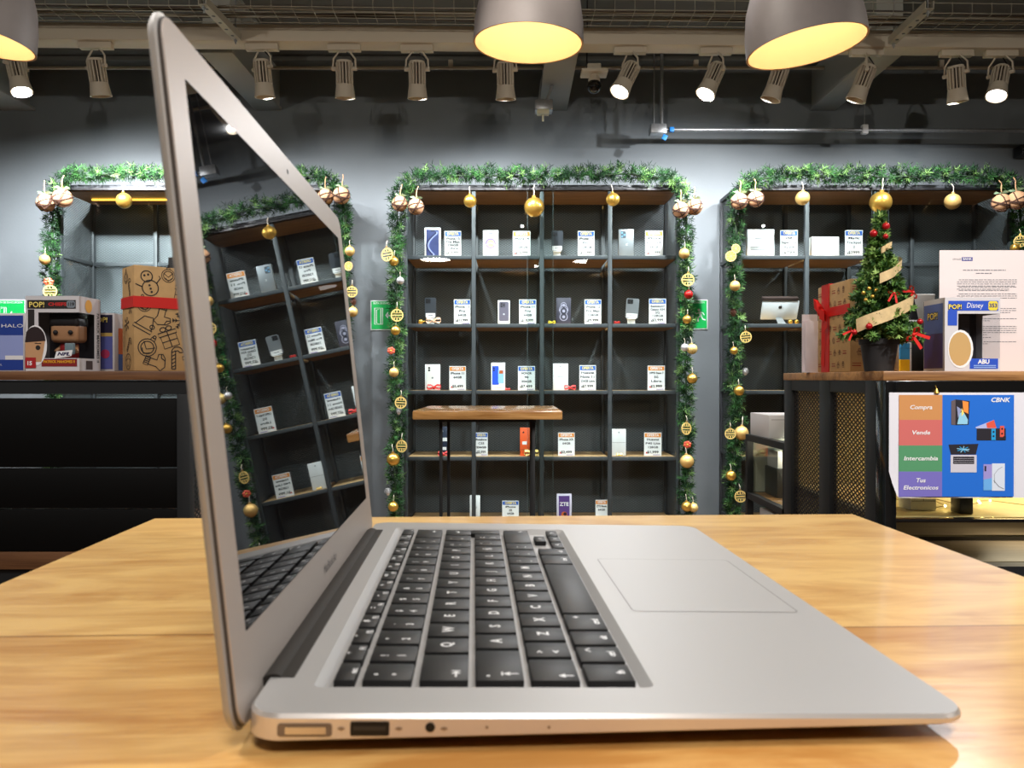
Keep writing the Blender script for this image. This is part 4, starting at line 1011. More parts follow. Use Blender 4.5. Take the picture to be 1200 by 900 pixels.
# ------------------------------------------------------------------ things on the right counter
o = thing('leaflet_holder', 'narrow blank white leaflet holder left of the red ribboned gift box', 'holder', ((949 - 600) / F * 2.2, 2.2, ZC + .0005))
w = pxw(18, 2.2)
hm = mat('frosted_white', (240, 232, 236), .3)
MB(hm).box2((-w / 2, 0, 0), (w / 2, .003, .159)).box2((-w / 2, -.025, 0), (w / 2, .0, .003)).obj('back_plate', o)
MB(hm).box2((-w / 2, -.025, .0032), (w / 2, -.023, .14), bev=.0008).obj('front_plate', o)
def icon(mb, kind, M, s, ink, w=.06):
    """line drawings of the wrapping paper, unit size"""
    st = lambda pts, close=False, ww=w: mb.stroke([(x * s, y * s) for x, y in pts], ww * s, ink, M, close=close)
    arc = lambda cx, cy, r, a0=0, a1=2 * PI, n=18, ry=None: st([(cx + r * math.cos(a0 + (a1 - a0) * i / n), cy + (ry or r) * math.sin(a0 + (a1 - a0) * i / n)) for i in range(n + 1)])
    dot = lambda x, y, r=.05: mb.disc(x * s, y * s, r * s, ink, M, .0001, 10)
    if kind == 'snowman':
        arc(0, -.22, .34); arc(0, .3, .24); dot(-.08, .36); dot(.08, .36); dot(0, -.1); dot(0, -.25); dot(0, -.4); st([(.3, -.1), (.55, .1), (.5, .2)]); st([(-.3, -.1), (-.55, .1)])
    elif kind == 'gift':
        st([(-.36, -.45), (.36, -.45), (.36, .12), (-.36, .12)], True); st([(-.42, .12), (.42, .12), (.42, .3), (-.42, .3)], True); st([(0, -.45), (0, .3)]); st([(-.36, -.15), (.36, -.15)])
        arc(-.14, .42, .13, ry=.1); arc(.14, .42, .13, ry=.1)
    elif kind == 'cane':
        st([(-.16, -.5), (-.16, .28)]); st([(.02, -.5), (.02, .26)]); st([(-.16, -.5), (.02, -.5)]); arc(.1, .28, .26, PI, 0); arc(.1, .27, .09, PI, 0); st([(.19, .28), (.36, .28)])
        for k in range(5): st([(-.16, -.42 + k * .17), (.02, -.32 + k * .17)])
    elif kind == 'flake':
        for k in range(3):
            a = k * PI / 3; c, q = math.cos(a), math.sin(a); st([(-.48 * c, -.48 * q), (.48 * c, .48 * q)])
            for sg in (1, -1):
                for rr_ in (.22, .36):
                    for da in (.7, -.7): st([(sg * rr_ * c, sg * rr_ * q), (sg * (rr_ * c + .14 * math.cos(a + da)), sg * (rr_ * q + .14 * math.sin(a + da)))])
    elif kind == 'sock':
        st([(-.3, .5), (.12, .5), (.12, .28), (-.3, .28)], True)
        for k in range(4): st([(-.2 + k * .09, .28), (-.2 + k * .09, .5)])
        st([(-.24, .28), (-.22, -.1), (-.34, -.36), (-.1, -.5), (.3, -.38), (.46, -.2), (.38, -.02), (.1, -.04), (.08, .28)]); st([(.2, -.4), (.26, -.2), (.44, -.14)])
    elif kind == 'ball':
        arc(0, -.06, .42); arc(.0, -.06, .3); st([(-.3, .1), (0, -.15), (.3, .12)]); st([(-.2, -.2), (0, -.4), (.25, -.2)]); st([(-.1, .37), (-.1, .48), (.1, .48), (.1, .37)]); arc(0, .54, .07)
    elif kind == 'hat':
        st([(-.4, -.2), (-.2, .3), (.2, .42), (.36, .05), (.4, -.2)]); st([(-.46, -.36), (.46, -.36), (.46, -.2), (-.46, -.2)], True); arc(.36, -.0, .1)
    elif kind == 'biscuit':
        arc(0, .22, .26); dot(-.09, .28); dot(.09, .28); arc(0, .2, .12, PI, 2 * PI); st([(-.2, .05), (-.5, .0), (-.48, -.16), (-.2, -.14), (-.34, -.5), (-.14, -.52), (0, -.3), (.14, -.52), (.34, -.5), (.2, -.14), (.48, -.16), (.5, 0), (.2, .05)])
    elif kind == 'star':
        st([((.46 if i % 2 == 0 else .2) * math.sin(i * PI / 5), (.46 if i % 2 == 0 else .2) * math.cos(i * PI / 5)) for i in range(10)], True); arc(0, 0, .5)
def gift(lab, p, rz, wx, dy, h, deco, loc_name='gift_box'):
    o = thing('gift_box', lab, 'gift box', p, rz)
    MB(KRAFT).box2((0, 0, 0), (wx, dy, h), bev=.002).obj('wrapped_box', o)
    return o
# right gift: front face looks at us, left face has the ribbon
GX, GY, GZ = .8215, 1.95, ZC + .0005
gr = gift('kraft gift box with a vertical red ribbon and bow beside the small tree', (GX, GY, GZ), 0, .104, .205, .226, None)
inkr = mat('paper_red', (150, 58, 44), .7); inkb = mat('paper_brown', (120, 84, 60), .7)
ML = T(-.0006, .205, 0) @ Matrix(((0, 0, -1, 0), (-1, 0, 0, 0), (0, 1, 0, 0), (0, 0, 0, 1)))    # left face: local X runs towards us
MF = FACE(0, -.0006, 0)
k = MB(inkr); rr = random.Random(3)
for (M_, W_) in ((ML, .205), (MF, .104)):
    for iy in range(7):
        for ix in range(int(W_ / .03)):
            x, y = .016 + ix * .03 + (iy % 2) * .008, .018 + iy * .031
            if x > W_ - .012: continue
            if (ix + iy) % 3 == 0:
                for q in range(2): k.stroke([(x - .011, y - .003 + q * .006), (x + .011, y - .003 + q * .006)], .0026 - q * .0008, inkr, M_)
            elif (ix + iy) % 3 == 1: icon(k, 'biscuit', M_ @ T(x, y, 0), .016, inkb, .1)
            else: icon(k, ('flake', 'gift', 'star')[(ix * 2 + iy) % 3], M_ @ T(x, y, 0), .015, inkb, .09)
k.obj('paper_print', gr, smooth=0)
k = MB(RED)
k.box2((-.0025, .125, 0), (-.0005, .175, .227)).box2((-.0025, .0, .143), (-.0007, .1249, .166)).box2((-.0025, .123, .2262), (.1045, .173, .2285))
k.obj('ribbon_band', gr)
b = MB(RED)
for sg, yy in ((1, 0), (-1, 0)):
    prof = [(0, 0), (.012, .016), (.03, .02), (.034, .006), (.02, -.002), (0, 0)]
    vs = []; fs = []
    for x, z in prof: vs += [(-.006 - abs(z) * .9, .15 + sg * x * .6, .153 + x * .5 * sg + z * .4 - .008), (-.008 - abs(z) * .9, .15 + sg * x * .6, .153 + x * .5 * sg + z * .4 + .018)]
    for i in range(5): fs.append((2 * i, 2 * i + 1, 2 * i + 3, 2 * i + 2))
    b.add(vs, fs)
b.ball((-.012, .15, .155), .011, n=12)
b.add([(-.004, .14, .15), (-.008, .155, .15), (-.006, .168, .02), (-.004, .15, .012)], [(0, 1, 2, 3)])
b.add([(-.004, .135, .155), (-.008, .148, .15), (-.012, .14, .105), (-.008, .12, .115)], [(0, 1, 2, 3)])
b.obj('ribbon_bow', gr)

# little tree in a black pot
TX, TY = (1030 - 600) / F * 1.83, 1.83
tr = thing('christmas_tree', 'little green christmas tree with red bows in a black plastic pot', 'christmas tree', (TX, TY, ZC + .0005))
pm = mat('pot_plastic', (36, 36, 38), .45)
MB(pm).lathe([(0, 0), (.031, 0), (.0395, .06), (.0425, .06), (.0432, .073), (.0395, .073), (.038, .064), (0, .06)], n=36).obj('pot', tr)
MB(mat('soil', (40, 30, 24), .9)).lathe([(.0, .0645), (.0375, .0645)], n=24).obj('soil', tr)
MB(mat('trunk_wire', (60, 70, 40), .8)).cyl((0, 0, .062), (0, 0, .35), .004, r2=.002).obj('trunk', tr)
TG = [mat('tree_dark', (46, 84, 34), .6), mat('tree_mid', (88, 128, 52), .6), mat('tree_pale', (140, 170, 90), .6)]
out = ([], [], []); rg = random.Random(11)
def trad(z): return max(.008, .086 * (1 - (z - .075) / .285) ** .95)
for lev in range(22):
    z = .078 + lev * .0128
    for q in range(9 if lev < 16 else 5):
        a = rg.uniform(0, 2 * PI); r_ = trad(z) * rg.uniform(.75, 1.05)
        p0 = Vector((0, 0, z + .01)); p1 = Vector((r_ * math.cos(a), r_ * math.sin(a), z - .006 + rg.uniform(-.004, .012)))
        needles(rg, [p0, p0.lerp(p1, .5), p1, p1 + (p1 - p0) * .05], .010, 520, out, (.008, .015))
foliage('needle_foliage', tr, out, TG)
og_ = MB(mat('ribbon_gold', (226, 200, 150), .45, .2, var=.12, vscale=90))
def swirl(z0, z1, a0, a1, wd):
    vs = []; fs = []; n = 16
    for i in range(n + 1):
        t = i / n; a = a0 + (a1 - a0) * t; z = z0 + (z1 - z0) * t; r_ = trad(z) * .97 + .006 + .004 * math.sin(t * 9)
        vs += [(r_ * math.cos(a), r_ * math.sin(a), z - wd / 2), (r_ * 1.03 * math.cos(a), r_ * 1.03 * math.sin(a), z + wd / 2)]
    for i in range(n): fs.append((2 * i, 2 * i + 1, 2 * i + 3, 2 * i + 2))
    og_.add(vs, fs)
swirl(.10, .165, 3.7, 5.9, .03); swirl(.205, .25, 4.3, 6.2, .022); swirl(.27, .285, 4.4, 5.2, .014)
og_.obj('gold_ribbon', tr)
rm = mat('berry_red', (170, 20, 28), .25, .2)
first = None
for px, py, r_ in ((1018.5, 276, .0085), (1033, 267.5, .0085), (1002.5, 385, .0072), (1065, 379, .0065), (1031, 280, .006), (990.5, 391, .006)):
    z = CAMZ - (py - 444) / F * TY - ZC; x = (px - 600) / F * TY - TX; rr_ = trad(z) + .008; y = -math.sqrt(max(.0004, rr_ ** 2 - x * x)) if abs(x) < rr_ else -.01
    MB(rm).ball((x, y, z), r_, n=16).cyl((x, y, z + r_ * .9), (x, y, z + r_ * 1.3), r_ * .25, GOLD).obj('red_bauble', tr)
for i, (px, py, s_, ry) in enumerate(((1030, 348, .013, .2), (1059.5, 345, .016, 1.2), (1047, 395, .02, -.9), (988, 390, .013, .8))):
    z = CAMZ - (py - 444) / F * TY - ZC; x = (px - 600) / F * TY - TX; rr_ = trad(z) + .012; y = -math.sqrt(max(.0004, rr_ ** 2 - x * x)) if abs(x) < rr_ else -.012
    b = MB(RED); M_ = T(x, y, z) @ RY(ry)
    for sg in (1, -1):
        prof = [(0, 0), (.6, .35), (1, .1), (.6, -.25), (0, 0)]; vs = []
        for xx, zz in prof: vs += [(sg * xx * s_, -.25 * s_, zz * s_), (sg * xx * s_, .25 * s_, zz * s_)]
        b.add(vs, [(2 * q, 2 * q + 1, 2 * q + 3, 2 * q + 2) for q in range(4)], M=M_)
        b.add([(0, -.1 * s_, 0), (sg * .35 * s_, -.1 * s_, 0), (sg * .9 * s_, -.2 * s_, -1.5 * s_), (sg * .55 * s_, -.2 * s_, -1.6 * s_)], [(0, 1, 2, 3)], M=M_)
    b.ball((0, -.1 * s_, 0), .22 * s_, M=M_, n=8); b.obj('red_bow', tr)
b = MB(GOLD)
for px, py in ((1001.5, 346), (1008, 341), (1012, 350), (1004, 354), (1016, 343)):
    z = CAMZ - (py - 444) / F * TY - ZC; x = (px - 600) / F * TY - TX; b.ball((x, -.045, z), .0045, n=10)
b.obj('gold_beads', tr)

# boxes behind the tree
c = carton('coloured_box', 'narrow box with blue and yellow sides behind the tree pot', 'box', (.945, 1.96, ZC + .0005), (.977, 2.0, ZC + .072), WHITE)
k = MB(mat('print_teal', (60, 140, 190), .4)); k.rect(-.0155, .03, .0105, .07, M=FACE(0, -.0206, 0)); k.rect(-.0155, .001, .0105, .03, mat('print_amber', (250, 190, 30), .4), FACE(0, -.0206, 0)); k.obj('side_print', c, smooth=0)
DB = carton('dark_box', 'dark grey box with a pale rim between the tree and the toy box', 'box', (1.003, 2.03, ZC + .0005), (1.09, 2.12, ZC + .13), mat('dark_case', (52, 54, 58), .35))
MB(mat('rim_pale', (176, 178, 182), .4)).box2((-.044, -.046, .1275), (.044, -.04, .1315)).obj('rim', DB)
o = thing('pale_device', 'white slanted device with a dark screen standing on the dark box behind the tree', 'device', (1.047, 2.075, ZC + .1312))
M_ = T(0, .02, 0) @ RX(.2)
MB(WHITE).poly([(-.022, 0), (.05, 0), (.05, .072), (-.036, .072)], M=M_ @ RX(PI / 2), depth=.012).obj('shell', o)
MB(mat('dark_screen', (40, 42, 46), .25)).poly([(-.046, 0), (.0, 0), (-.018, .058), (-.046, .058)], M=T(0, -.01, 0) @ RX(.2) @ RX(PI / 2), depth=.006).obj('screen', o)

# letter in an acrylic stand
dl = 1.95
o = thing('letter_stand', 'white printed letter with a small blue logo standing behind the toy box', 'notice', ((1100.5 - 600) / F * dl + .105, dl, ZC + .0005))
MB(mat('letter_paper', (232, 222, 222), .45)).box2((-.105, 0, 0), (.105, .0012, .295)).obj('sheet', o)
MB(glass('acrylic_clear')).box2((-.106, .0016, 0), (.106, .0036, .297)).box2((-.106, .004, 0), (.106, .07, .003)).obj('acrylic_back', o)
f = MB(GREYINK); M_ = FACE(0, -.0005, 0)
def lp(px, py): return ((px - 1100.5) / F * dl - .105, (444 - py) / F * dl + CAMZ - ZC)
x, y = lp(1120.5, 304); f.text('circuit', .0075, GREYINK, M_ @ T(x, y, 0), shear=.2, width=10 / F * dl)
x, y = lp(1132.8, 304); f.rect(x - .0132, y - .0045, x + .0132, y + .0045, mat('logo_blue', (70, 74, 150), .5), M_); f.text('BANK', .0075, WHITE, M_ @ T(x, y, .0004), bold=.02, width=.021)
rr = random.Random(9)
def tl(x0, x1, y, th=.0016):
    xx = x0
    while xx < x1:
        wl = rr.uniform(2, 6); a, b_ = lp(xx, y), lp(min(xx + wl, x1), y); f.rect(a[0], a[1] - th / 2, b_[0], b_[1] + th / 2, GREYINK, M_); xx += wl + .8
tl(1128, 1178, 317, .002); tl(1143, 1162, 320.7, .002)
for yb, n in ((328.5, 4), (337, 2), (341, 1), (345, 4), (357, 1), (362, 3), (374, 2), (383, 5), (396, 1), (401, 2)):
    for i in range(n): tl(1121 + (2 if i == 0 else 0), 1191 - (0 if i < n - 1 else rr.uniform(0, 40)), yb + i * 2.4 - .2)
f.obj('printed_lettering', o, smooth=0)

# ------------------------------------------------------------------ toy boxes
film = glass('window_film', (236, 238, 240), 1.35, .05)
def logo(mb, M, w, z=.0006):
    for t, s_, zz in ((INK, 1.0, 0), (YEL, 1.0, .0004)):
        mb.text('POP!', w * .5, t, M @ T(0, 0, z + zz), bold=.09 if t is INK else .012, width=w * (1.08 if t is INK else 1))
def toybox(lab, p, w, d, h, style, rz=0, flip=False):
    o = thing('toy_box', lab, 'toy box', p, rz, 'boxed vinyl toys on the counters')
    th = .0015
    side = mat('toybox_card', (206, 204, 208), .5)
    wy0, wy1 = h * .17, h * .78; wx0, wx1 = (-w * .26, w * .46)
    b = MB(side)
    b.box2((-w / 2, 0, 0), (w / 2, d, th)).box2((-w / 2, 0, h - th), (w / 2, d, h)).box2((-w / 2, d - th, th), (w / 2, d, h - th), mat('toybox_inner', (60, 54, 60), .6))
    b.box2((-w / 2, 0, th), (-w / 2 + th, d - th, h - th))
    b.box2((-w / 2 + th, 0, th), (wx0, th, h - th)).box2((wx0, 0, th), (w / 2, th, wy0)).box2((wx0, 0, wy1), (w / 2, th, h - th))
    b.box2((w / 2 - th, th, th), (w / 2, d - th, wy0)).box2((w / 2 - th, th, wy1), (w / 2, d - th, h - th)).box2((w / 2 - th, d * .72, wy0), (w / 2, d - th, wy1))
    b.obj('carton', o)
    g = MB(film); g.add([(wx0, .0008, wy0), (w / 2, .0008, wy0), (w / 2, .0008, wy1), (wx0, .0008, wy1)], [(0, 1, 2, 3)]); g.add([(w / 2 - .0008, 0, wy0), (w / 2 - .0008, d * .72, wy0), (w / 2 - .0008, d * .72, wy1), (w / 2 - .0008, 0, wy1)], [(0, 1, 2, 3)])
    g.obj('window', o, smooth=0)
    M = FACE(0, -.0006, 0); f = MB(WHITE)
    MR = T(w / 2 + .0006, 0, 0) @ Matrix(((0, 0, 1, 0), (1, 0, 0, 0), (0, 1, 0, 0), (0, 0, 0, 1)))        # right face, X runs back
    MLf = T(-w / 2 - .0006, d, 0) @ Matrix(((0, 0, -1, 0), (-1, 0, 0, 0), (0, 1, 0, 0), (0, 0, 0, 1)))    # left face, X runs to us
    if style == 'sport':
        f.rect(-w * .46, h * .83, w * .44, h * .945, INK, M); f.text('CHIEFS', h * .06, mat('print_scarlet', (200, 40, 40), .5), M @ T(w * .1, h * .887, .0005), bold=.04, width=w * .34)
        f.poly(rrect(w * .27, h * .84, w * .43, h * .935, h * .03), mat('print_steel', (120, 130, 140), .5), M @ T(0, 0, .0003)); f.text('119', h * .062, INK, M @ T(w * .35, h * .887, .0008), bold=.03)
        logo(f, M @ T(-w * .28, h * .88, 0), w * .28)
        f.rect(-w * .45, h * .4, -w * .33, h * .82, INK, M)
        f.poly([(-w * .499, h * .06)] + [(-w * .31 + w * .215 * math.cos(a), h * .34 + h * .27 * math.sin(a)) for a in [-1.3 + i * .22 for i in range(18)] if math.cos(a) > -.87] + [(-w * .499, h * .5)], WHITE, M @ T(0, 0, .0003))
        f.poly([(-w * .499, h * .12), (-w * .2, h * .12), (-w * .16, h * .26), (-w * .13, h * .4), (-w * .499, h * .4)], mat('print_tan', (196, 150, 110), .5), M @ T(0, 0, .0006))
        f.poly([(-w * .499, h * .38)] + [(-w * .32 + w * .2 * math.cos(a), h * .4 + h * .19 * math.sin(a)) for a in [i * PI / 10 for i in range(0, 9)]], mat('print_cap', (40, 26, 28), .5), M @ T(0, 0, .0008))
        f.disc(-w * .26, h * .31, w * .045, INK, M, .001); f.stroke([(-w * .32, h * .37), (-w * .2, h * .365)], h * .012, INK, M, .001)
        f.rect(-w * .499, h * .04, -w * .3, h * .18, mat('print_crimson', (170, 30, 36), .5), M, .0009); f.text('15', h * .075, WHITE, M @ T(-w * .42, h * .1, .0013), bold=.04)
        f.rect(-w * .2, h * .06, w * .46, h * .16, mat('print_maroon', (130, 30, 32), .5), M); f.text('PATRICK MAHOMES II', h * .05, mat('print_gold', (236, 170, 40), .5), M @ T(w * .13, h * .122, .0005), bold=.03, width=w * .58)
        f.poly([(w * .04, h * .16), (w * .36, h * .2), (w * .38, h * .28), (w * .08, h * .26)], WHITE, M @ T(0, 0, .0006)); f.text('NFL', h * .06, mat('print_navy3', (50, 46, 90), .5), M @ T(w * .21, h * .225, .001), bold=.04, shear=.3, width=w * .24)
        f.text('PATRICK MAHOMES II', d * .16, INK, MR @ T(d * .86, h * .46, 0) @ RZ(-PI / 2), bold=.02, width=h * .68)
        f.disc(d * .42, h * .88, d * .16, mat('print_gold2', (226, 170, 70), .5), MR, .0002); f.rect(d * .3, h * .02, d * .6, h * .14, mat('print_brown', (60, 40, 36), .5), MR)
        t = MB(mat('vinyl_tan', (190, 140, 100), .4)); hx, hz = w * .12, h * .52
        t.box((hx, d * .45, hz), (w * .54, d * .5, h * .27), bev=h * .06, seg=4); t.box((hx, d * .45, hz + h * .14), (w * .56, d * .54, h * .14), mat('vinyl_black', (26, 20, 22), .5), bev=h * .05, seg=4)
        for sg in (-1, 1): t.ball((hx + sg * w * .14, d * .18, hz - h * .0), h * .032, INK, n=12)
        t.box((hx, d * .48, h * .28), (w * .26, d * .3, h * .2), mat('vinyl_red', (160, 34, 36), .5), bev=h * .02)
        for sg in (-1, 1): t.cyl((hx + sg * w * .06, d * .48, th), (hx + sg * w * .06, d * .48, h * .2), w * .045, WHITE)
        for sg in (-1, 1): t.cyl((hx + sg * w * .14, d * .46, h * .34), (hx + sg * w * .2, d * .32, h * .26), w * .035)
        t.box((hx + w * .14, d * .16, h * .3), (w * .17, d * .1, h * .15), mat('vinyl_grey', (130, 150, 156), .4), bev=.002)
        t.obj('vinyl_figure', o)
    elif style == 'blue':
        f.rect(-w * .44, h * .82, w * .46, h * .955, mat('print_royal', (34, 78, 190), .5), M); f.text('Disney', h * .1, WHITE, M @ T(w * .03, h * .89, .0005), shear=.2, width=w * .3)
        f.poly(rrect(w * .28, h * .825, w * .45, h * .95, h * .03), mat('print_lemon', (232, 210, 60), .5), M @ T(0, 0, .0003)); f.text('353', h * .075, mat('print_navy4', (30, 50, 120), .5), M @ T(w * .365, h * .888, .0007), bold=.03)
        logo(f, M @ T(-w * .32, h * .87, 0), w * .23)
        f.disc(-w * .22, h * .3, w * .23, WHITE, M, .0003, ry=h * .26); f.disc(-w * .23, h * .3, w * .2, mat('print_sandy', (196, 160, 104), .5), M, .0006, ry=h * .23)
        f.rect(-w * .45, h * .62, -w * .28, h * .82, mat('print_royal', (34, 78, 190), .5), M)
        f.rect(-w * .05, h * .03, w * .46, h * .17, mat('print_royal', (34, 78, 190), .5), M); f.text('ABU', h * .08, WHITE, M @ T(w * .2, h * .125, .0005), bold=.04)
        for q in range(2): f.stroke([(w * .02, h * (.075 - .025 * q)), (w * .42, h * (.075 - .025 * q))], h * .012, mat('print_paleblue', (150, 180, 230), .5), M, .0005)
        f.rect(d * .04, h * .04, d * .92, h * .93, mat('print_purple2', (62, 52, 118), .45), MLf); f.rect(d * .04, h * .52, d * .92, h * .93, mat('print_cobalt', (74, 104, 172), .45), MLf, .0002); logo(f, MLf @ T(d * .46, h * .76, 0), d * .46)
        t = MB(mat('display_card', (84, 84, 94), .6)); t.box2((wx0, d * .6, th), (w * .2, d * .62, wy1)); t.box2((wx0 - w * .1, d * .1, th), (w * .3, d * .6, th + .012), mat('tray_grey', (150, 150, 156), .5)); t.obj('display_card', o)
    elif style == 'navy':
        f.rect(-w * .48, h * .02, w * .48, h * .96, mat('print_palelilac', (150, 164, 220), .5), M); f.rect(-w * .48, h * .62, w * .48, h * .96, mat('print_sapphire', (30, 62, 150), .5), M, .0002); f.rect(-w * .48, h * .02, w * .48, h * .2, mat('print_sapphire', (30, 62, 150), .5), M, .0002)
        f.text('HALO', h * .085, WHITE, M @ T(w * .3, h * .78, .0006), width=w * .36); f.disc(0, h * .86, w * .14, mat('print_gold2', (226, 170, 70), .5), M, .0005, ry=h * .07); f.rect(w * .1, h * .2, w * .48, h * .26, WHITE, M, .0004); f.text('VINYL', h * .045, WHITE, M @ T(-w * .1, h * .11, .0006))
    elif style == 'violet':
        f.rect(-w * .48, h * .66, w * .46, h * .97, mat('print_midnight', (30, 26, 56), .5), M); f.rect(-w * .48, h * .6, w * .46, h * .66, mat('print_sand', (190, 160, 90), .5), M); f.rect(-w * .48, h * .04, w * .46, h * .6, mat('print_slate', (86, 92, 160), .5), M)
        logo(f, M @ T(w * .16, h * .88, 0), w * .3); f.disc(w * .1, h * .3, w * .1, mat('print_rose', (170, 50, 90), .5), M, .0005)
        f.rect(d * .2, h * .02, d * .8, h * .3, mat('print_cobalt', (74, 104, 172), .45), MR); f.rect(d * .2, h * .3, d * .8, h * .75, mat('print_orange3', (222, 110, 50), .5), MR)
    f.obj('printed_art', o, smooth=0)
    return o
dA = 1.80
toybox('white and blue toy box with window and purple side, before the letter', ((1139.5 - 600) / F * dA, dA, ZC + .0005), pxw(65, dA), .093, .165, 'blue')
dP = 1.77
toybox('white toy box with black header and a capped figure in its window', ((61.5 - 600) / F * dP, dP, ZC + .0005), pxw(63, dP), .092, .1655, 'sport')
def plainbox(lab, x0, x1, d, dep, h, style):
    o = thing('toy_box', lab, 'toy box', ((x0 + x1) / 2, d, ZC + .0005), 0, 'boxed vinyl toys on the counters'); w = x1 - x0
    MB(mat('toybox_card', (206, 204, 208), .5)).box2((-w / 2, 0, 0), (w / 2, dep, h), bev=.0015).obj('carton', o)
    M = FACE(0, -.0006, 0); f = MB(WHITE)
    MR = T(w / 2 + .0006, 0, 0) @ Matrix(((0, 0, 1, 0), (1, 0, 0, 0), (0, 1, 0, 0), (0, 0, 0, 1)))
    if style == 'navy':
        f.rect(-w * .48, h * .02, w * .48, h * .96, mat('print_palelilac', (150, 164, 220), .5), M); f.rect(-w * .48, h * .62, w * .48, h * .96, mat('print_sapphire', (30, 62, 150), .5), M, .0002); f.rect(-w * .48, h * .02, w * .48, h * .2, mat('print_sapphire', (30, 62, 150), .5), M, .0002)
        f.text('HALO', h * .085, WHITE, M @ T(w * .3, h * .78, .0006), width=w * .36); f.disc(-.004, h * .86, w * .1, mat('print_gold2', (226, 170, 70), .5), M, .0005, ry=h * .07); f.rect(w * .18, h * .2, w * .48, h * .27, WHITE, M, .0004); f.text('VINYL', h * .045, WHITE, M @ T(.01, h * .11, .0006))
    else:
        f.rect(-w * .48, h * .66, w * .46, h * .97, mat('print_midnight', (30, 26, 56), .5), M); f.rect(-w * .48, h * .6, w * .46, h * .66, mat('print_sand', (190, 160, 90), .5), M, .0002); f.rect(-w * .48, h * .04, w * .46, h * .6, mat('print_slate', (86, 92, 160), .5), M)
        logo(f, M @ T(w * .2, h * .88, 0), w * .3); f.disc(w * .3, h * .3, w * .1, mat('print_rose', (170, 50, 90), .5), M, .0005)
        f.rect(dep * .3, h * .02, dep * .8, h * .3, mat('print_cobalt', (74, 104, 172), .45), MR); f.rect(dep * .3, h * .3, dep * .8, h * .75, mat('print_orange3', (222, 110, 50), .5), MR)
    f.obj('printed_art', o, smooth=0)
plainbox('blue toy box cut off by the left edge', -1.262, -1.124, 1.85, .085, .134, 'navy')
plainbox('dark violet toy box between the windowed toy box and the doodle gift', -1.04, -.934, 1.885, .06, .137, 'violet')
# left gift with doodles
A42 = math.radians(42)
gl = thing('gift_box', 'kraft gift box with dark festive doodles and a red band, left of the laptop', 'gift box', (-.848, 1.80, ZC + .0005), A42)
LW, LD, LH = .185, .085, .239
MB(KRAFT).box2((0, 0, 0), (LW, LD, LH), bev=.0025).obj('wrapped_box', gl)
k = MB(INK); M_ = FACE(0, -.0006, 0)
doo = [('snowman', .032, .2, .044, .3), ('ball', .075, .222, .03, 0), ('gift', .108, .182, .04, -.2), ('ball', .022, .152, .03, .2), ('sock', .062, .128, .04, -.3), ('flake', .104, .118, .036, 0), ('hat', .024, .108, .04, -.5), ('gift', .076, .078, .042, .35),
       ('ball', .03, .056, .04, -.6), ('biscuit', .128, .094, .036, .2), ('cane', .09, .03, .042, 0), ('sock', .046, .022, .04, 1.2), ('biscuit', .13, .034, .04, 0), ('star', .15, .2, .03, 0), ('snowman', .16, .13, .04, -.3), ('gift', .162, .06, .04, .1)]
for kd, x, y, s_, rz in doo: icon(k, kd, M_ @ T(x, y, 0) @ RZ(rz), s_ * 1.18, INK, .045)
M_ = T(-.0006, LD, 0) @ Matrix(((0, 0, -1, 0), (-1, 0, 0, 0), (0, 1, 0, 0), (0, 0, 0, 1)))
for kd, x, y, s_, rz in (('ball', .03, .215, .03, 0), ('cane', .055, .19, .036, .3), ('flake', .06, .145, .034, 0), ('flake', .035, .108, .034, .3), ('cane', .05, .06, .036, -.6), ('star', .045, .022, .036, 0)): icon(k, kd, M_ @ T(x, y, 0) @ RZ(rz), s_, INK, .05)
k.obj('paper_print', gl, smooth=0)
MB(RED).box2((-.0022, -.0022, .144), (LW + .0022, -.0008, .169)).box2((-.0022, -.0008, .144), (-.0008, LD + .001, .169)).box2((LW + .0008, -.0008, .144), (LW + .0022, LD + .001, .169)).box2((-.0022, LD + .0008, .144), (LW + .0022, LD + .0022, .169)).obj('ribbon_band', gl)
carton('black_box', 'plain black box behind the doodle gift on the left counter', 'box', (-.90, 2.1, ZC + .0005), (-.80, 2.2, 1.418), BLK)
# ------------------------------------------------------------------ wooden tables
tabw = wood('table_wood', (188, 132, 68), (236, 194, 122), .3, (3.4, 14, 14), (.305, .61), coat=.2, seam=.004)
TZ = CAMZ - .1135
tb = thing('table', 'honey coloured plank table in the foreground under the laptop', 'table', (-.0025 - 0, .665, 0), .036)
TW = .2912
MB(tabw).box2((-TW, -1.15, TZ - .035), (TW, 0, TZ), bev=.003).obj('tabletop', tb)
for x in (-.2, .2):
    for y in (-1.0, -.12):
        MB(BLACKM).box2((x - .012, y - .012, .0), (x + .012, y + .012, TZ - .06), bev=.001).obj('leg', tb)
b = MB(BLACKM)
for y in (-1.0, -.12): b.box2((-.22, y - .015, TZ - .0595), (.22, y + .015, TZ - .0355))
for x in (-.2, .2): b.box2((x - .012, -.985, TZ - .059), (x + .012, -.135, TZ - .036))
b.obj('under_frame', tb)
t2w = wood('bench_wood', (170, 118, 62), (230, 180, 116), .22, (1.8, 12, 12), (.2, .07), coat=.5)
RTZ = TZ + .0015
t2 = thing('table', 'high wooden table with thin black legs standing before the middle cabinet', 'table', (-.086, 2.81, 0))
MB(t2w).box2((-.263, 0, RTZ - .031), (.263, .53, RTZ), bev=.004).obj('tabletop', t2)
for x in (-.171, .164):
    for y in (.09, .44):
        MB(BLACKM).box2((x - .0058, y - .0058, 0), (x + .0058, y + .0058, RTZ - .044), bev=.0008).obj('leg', t2)
b = MB(BLACKM)
for y in (.09, .44): b.box2((-.178, y - .008, RTZ - .0435), (.172, y + .008, RTZ - .0315))
b.obj('under_frame', t2)

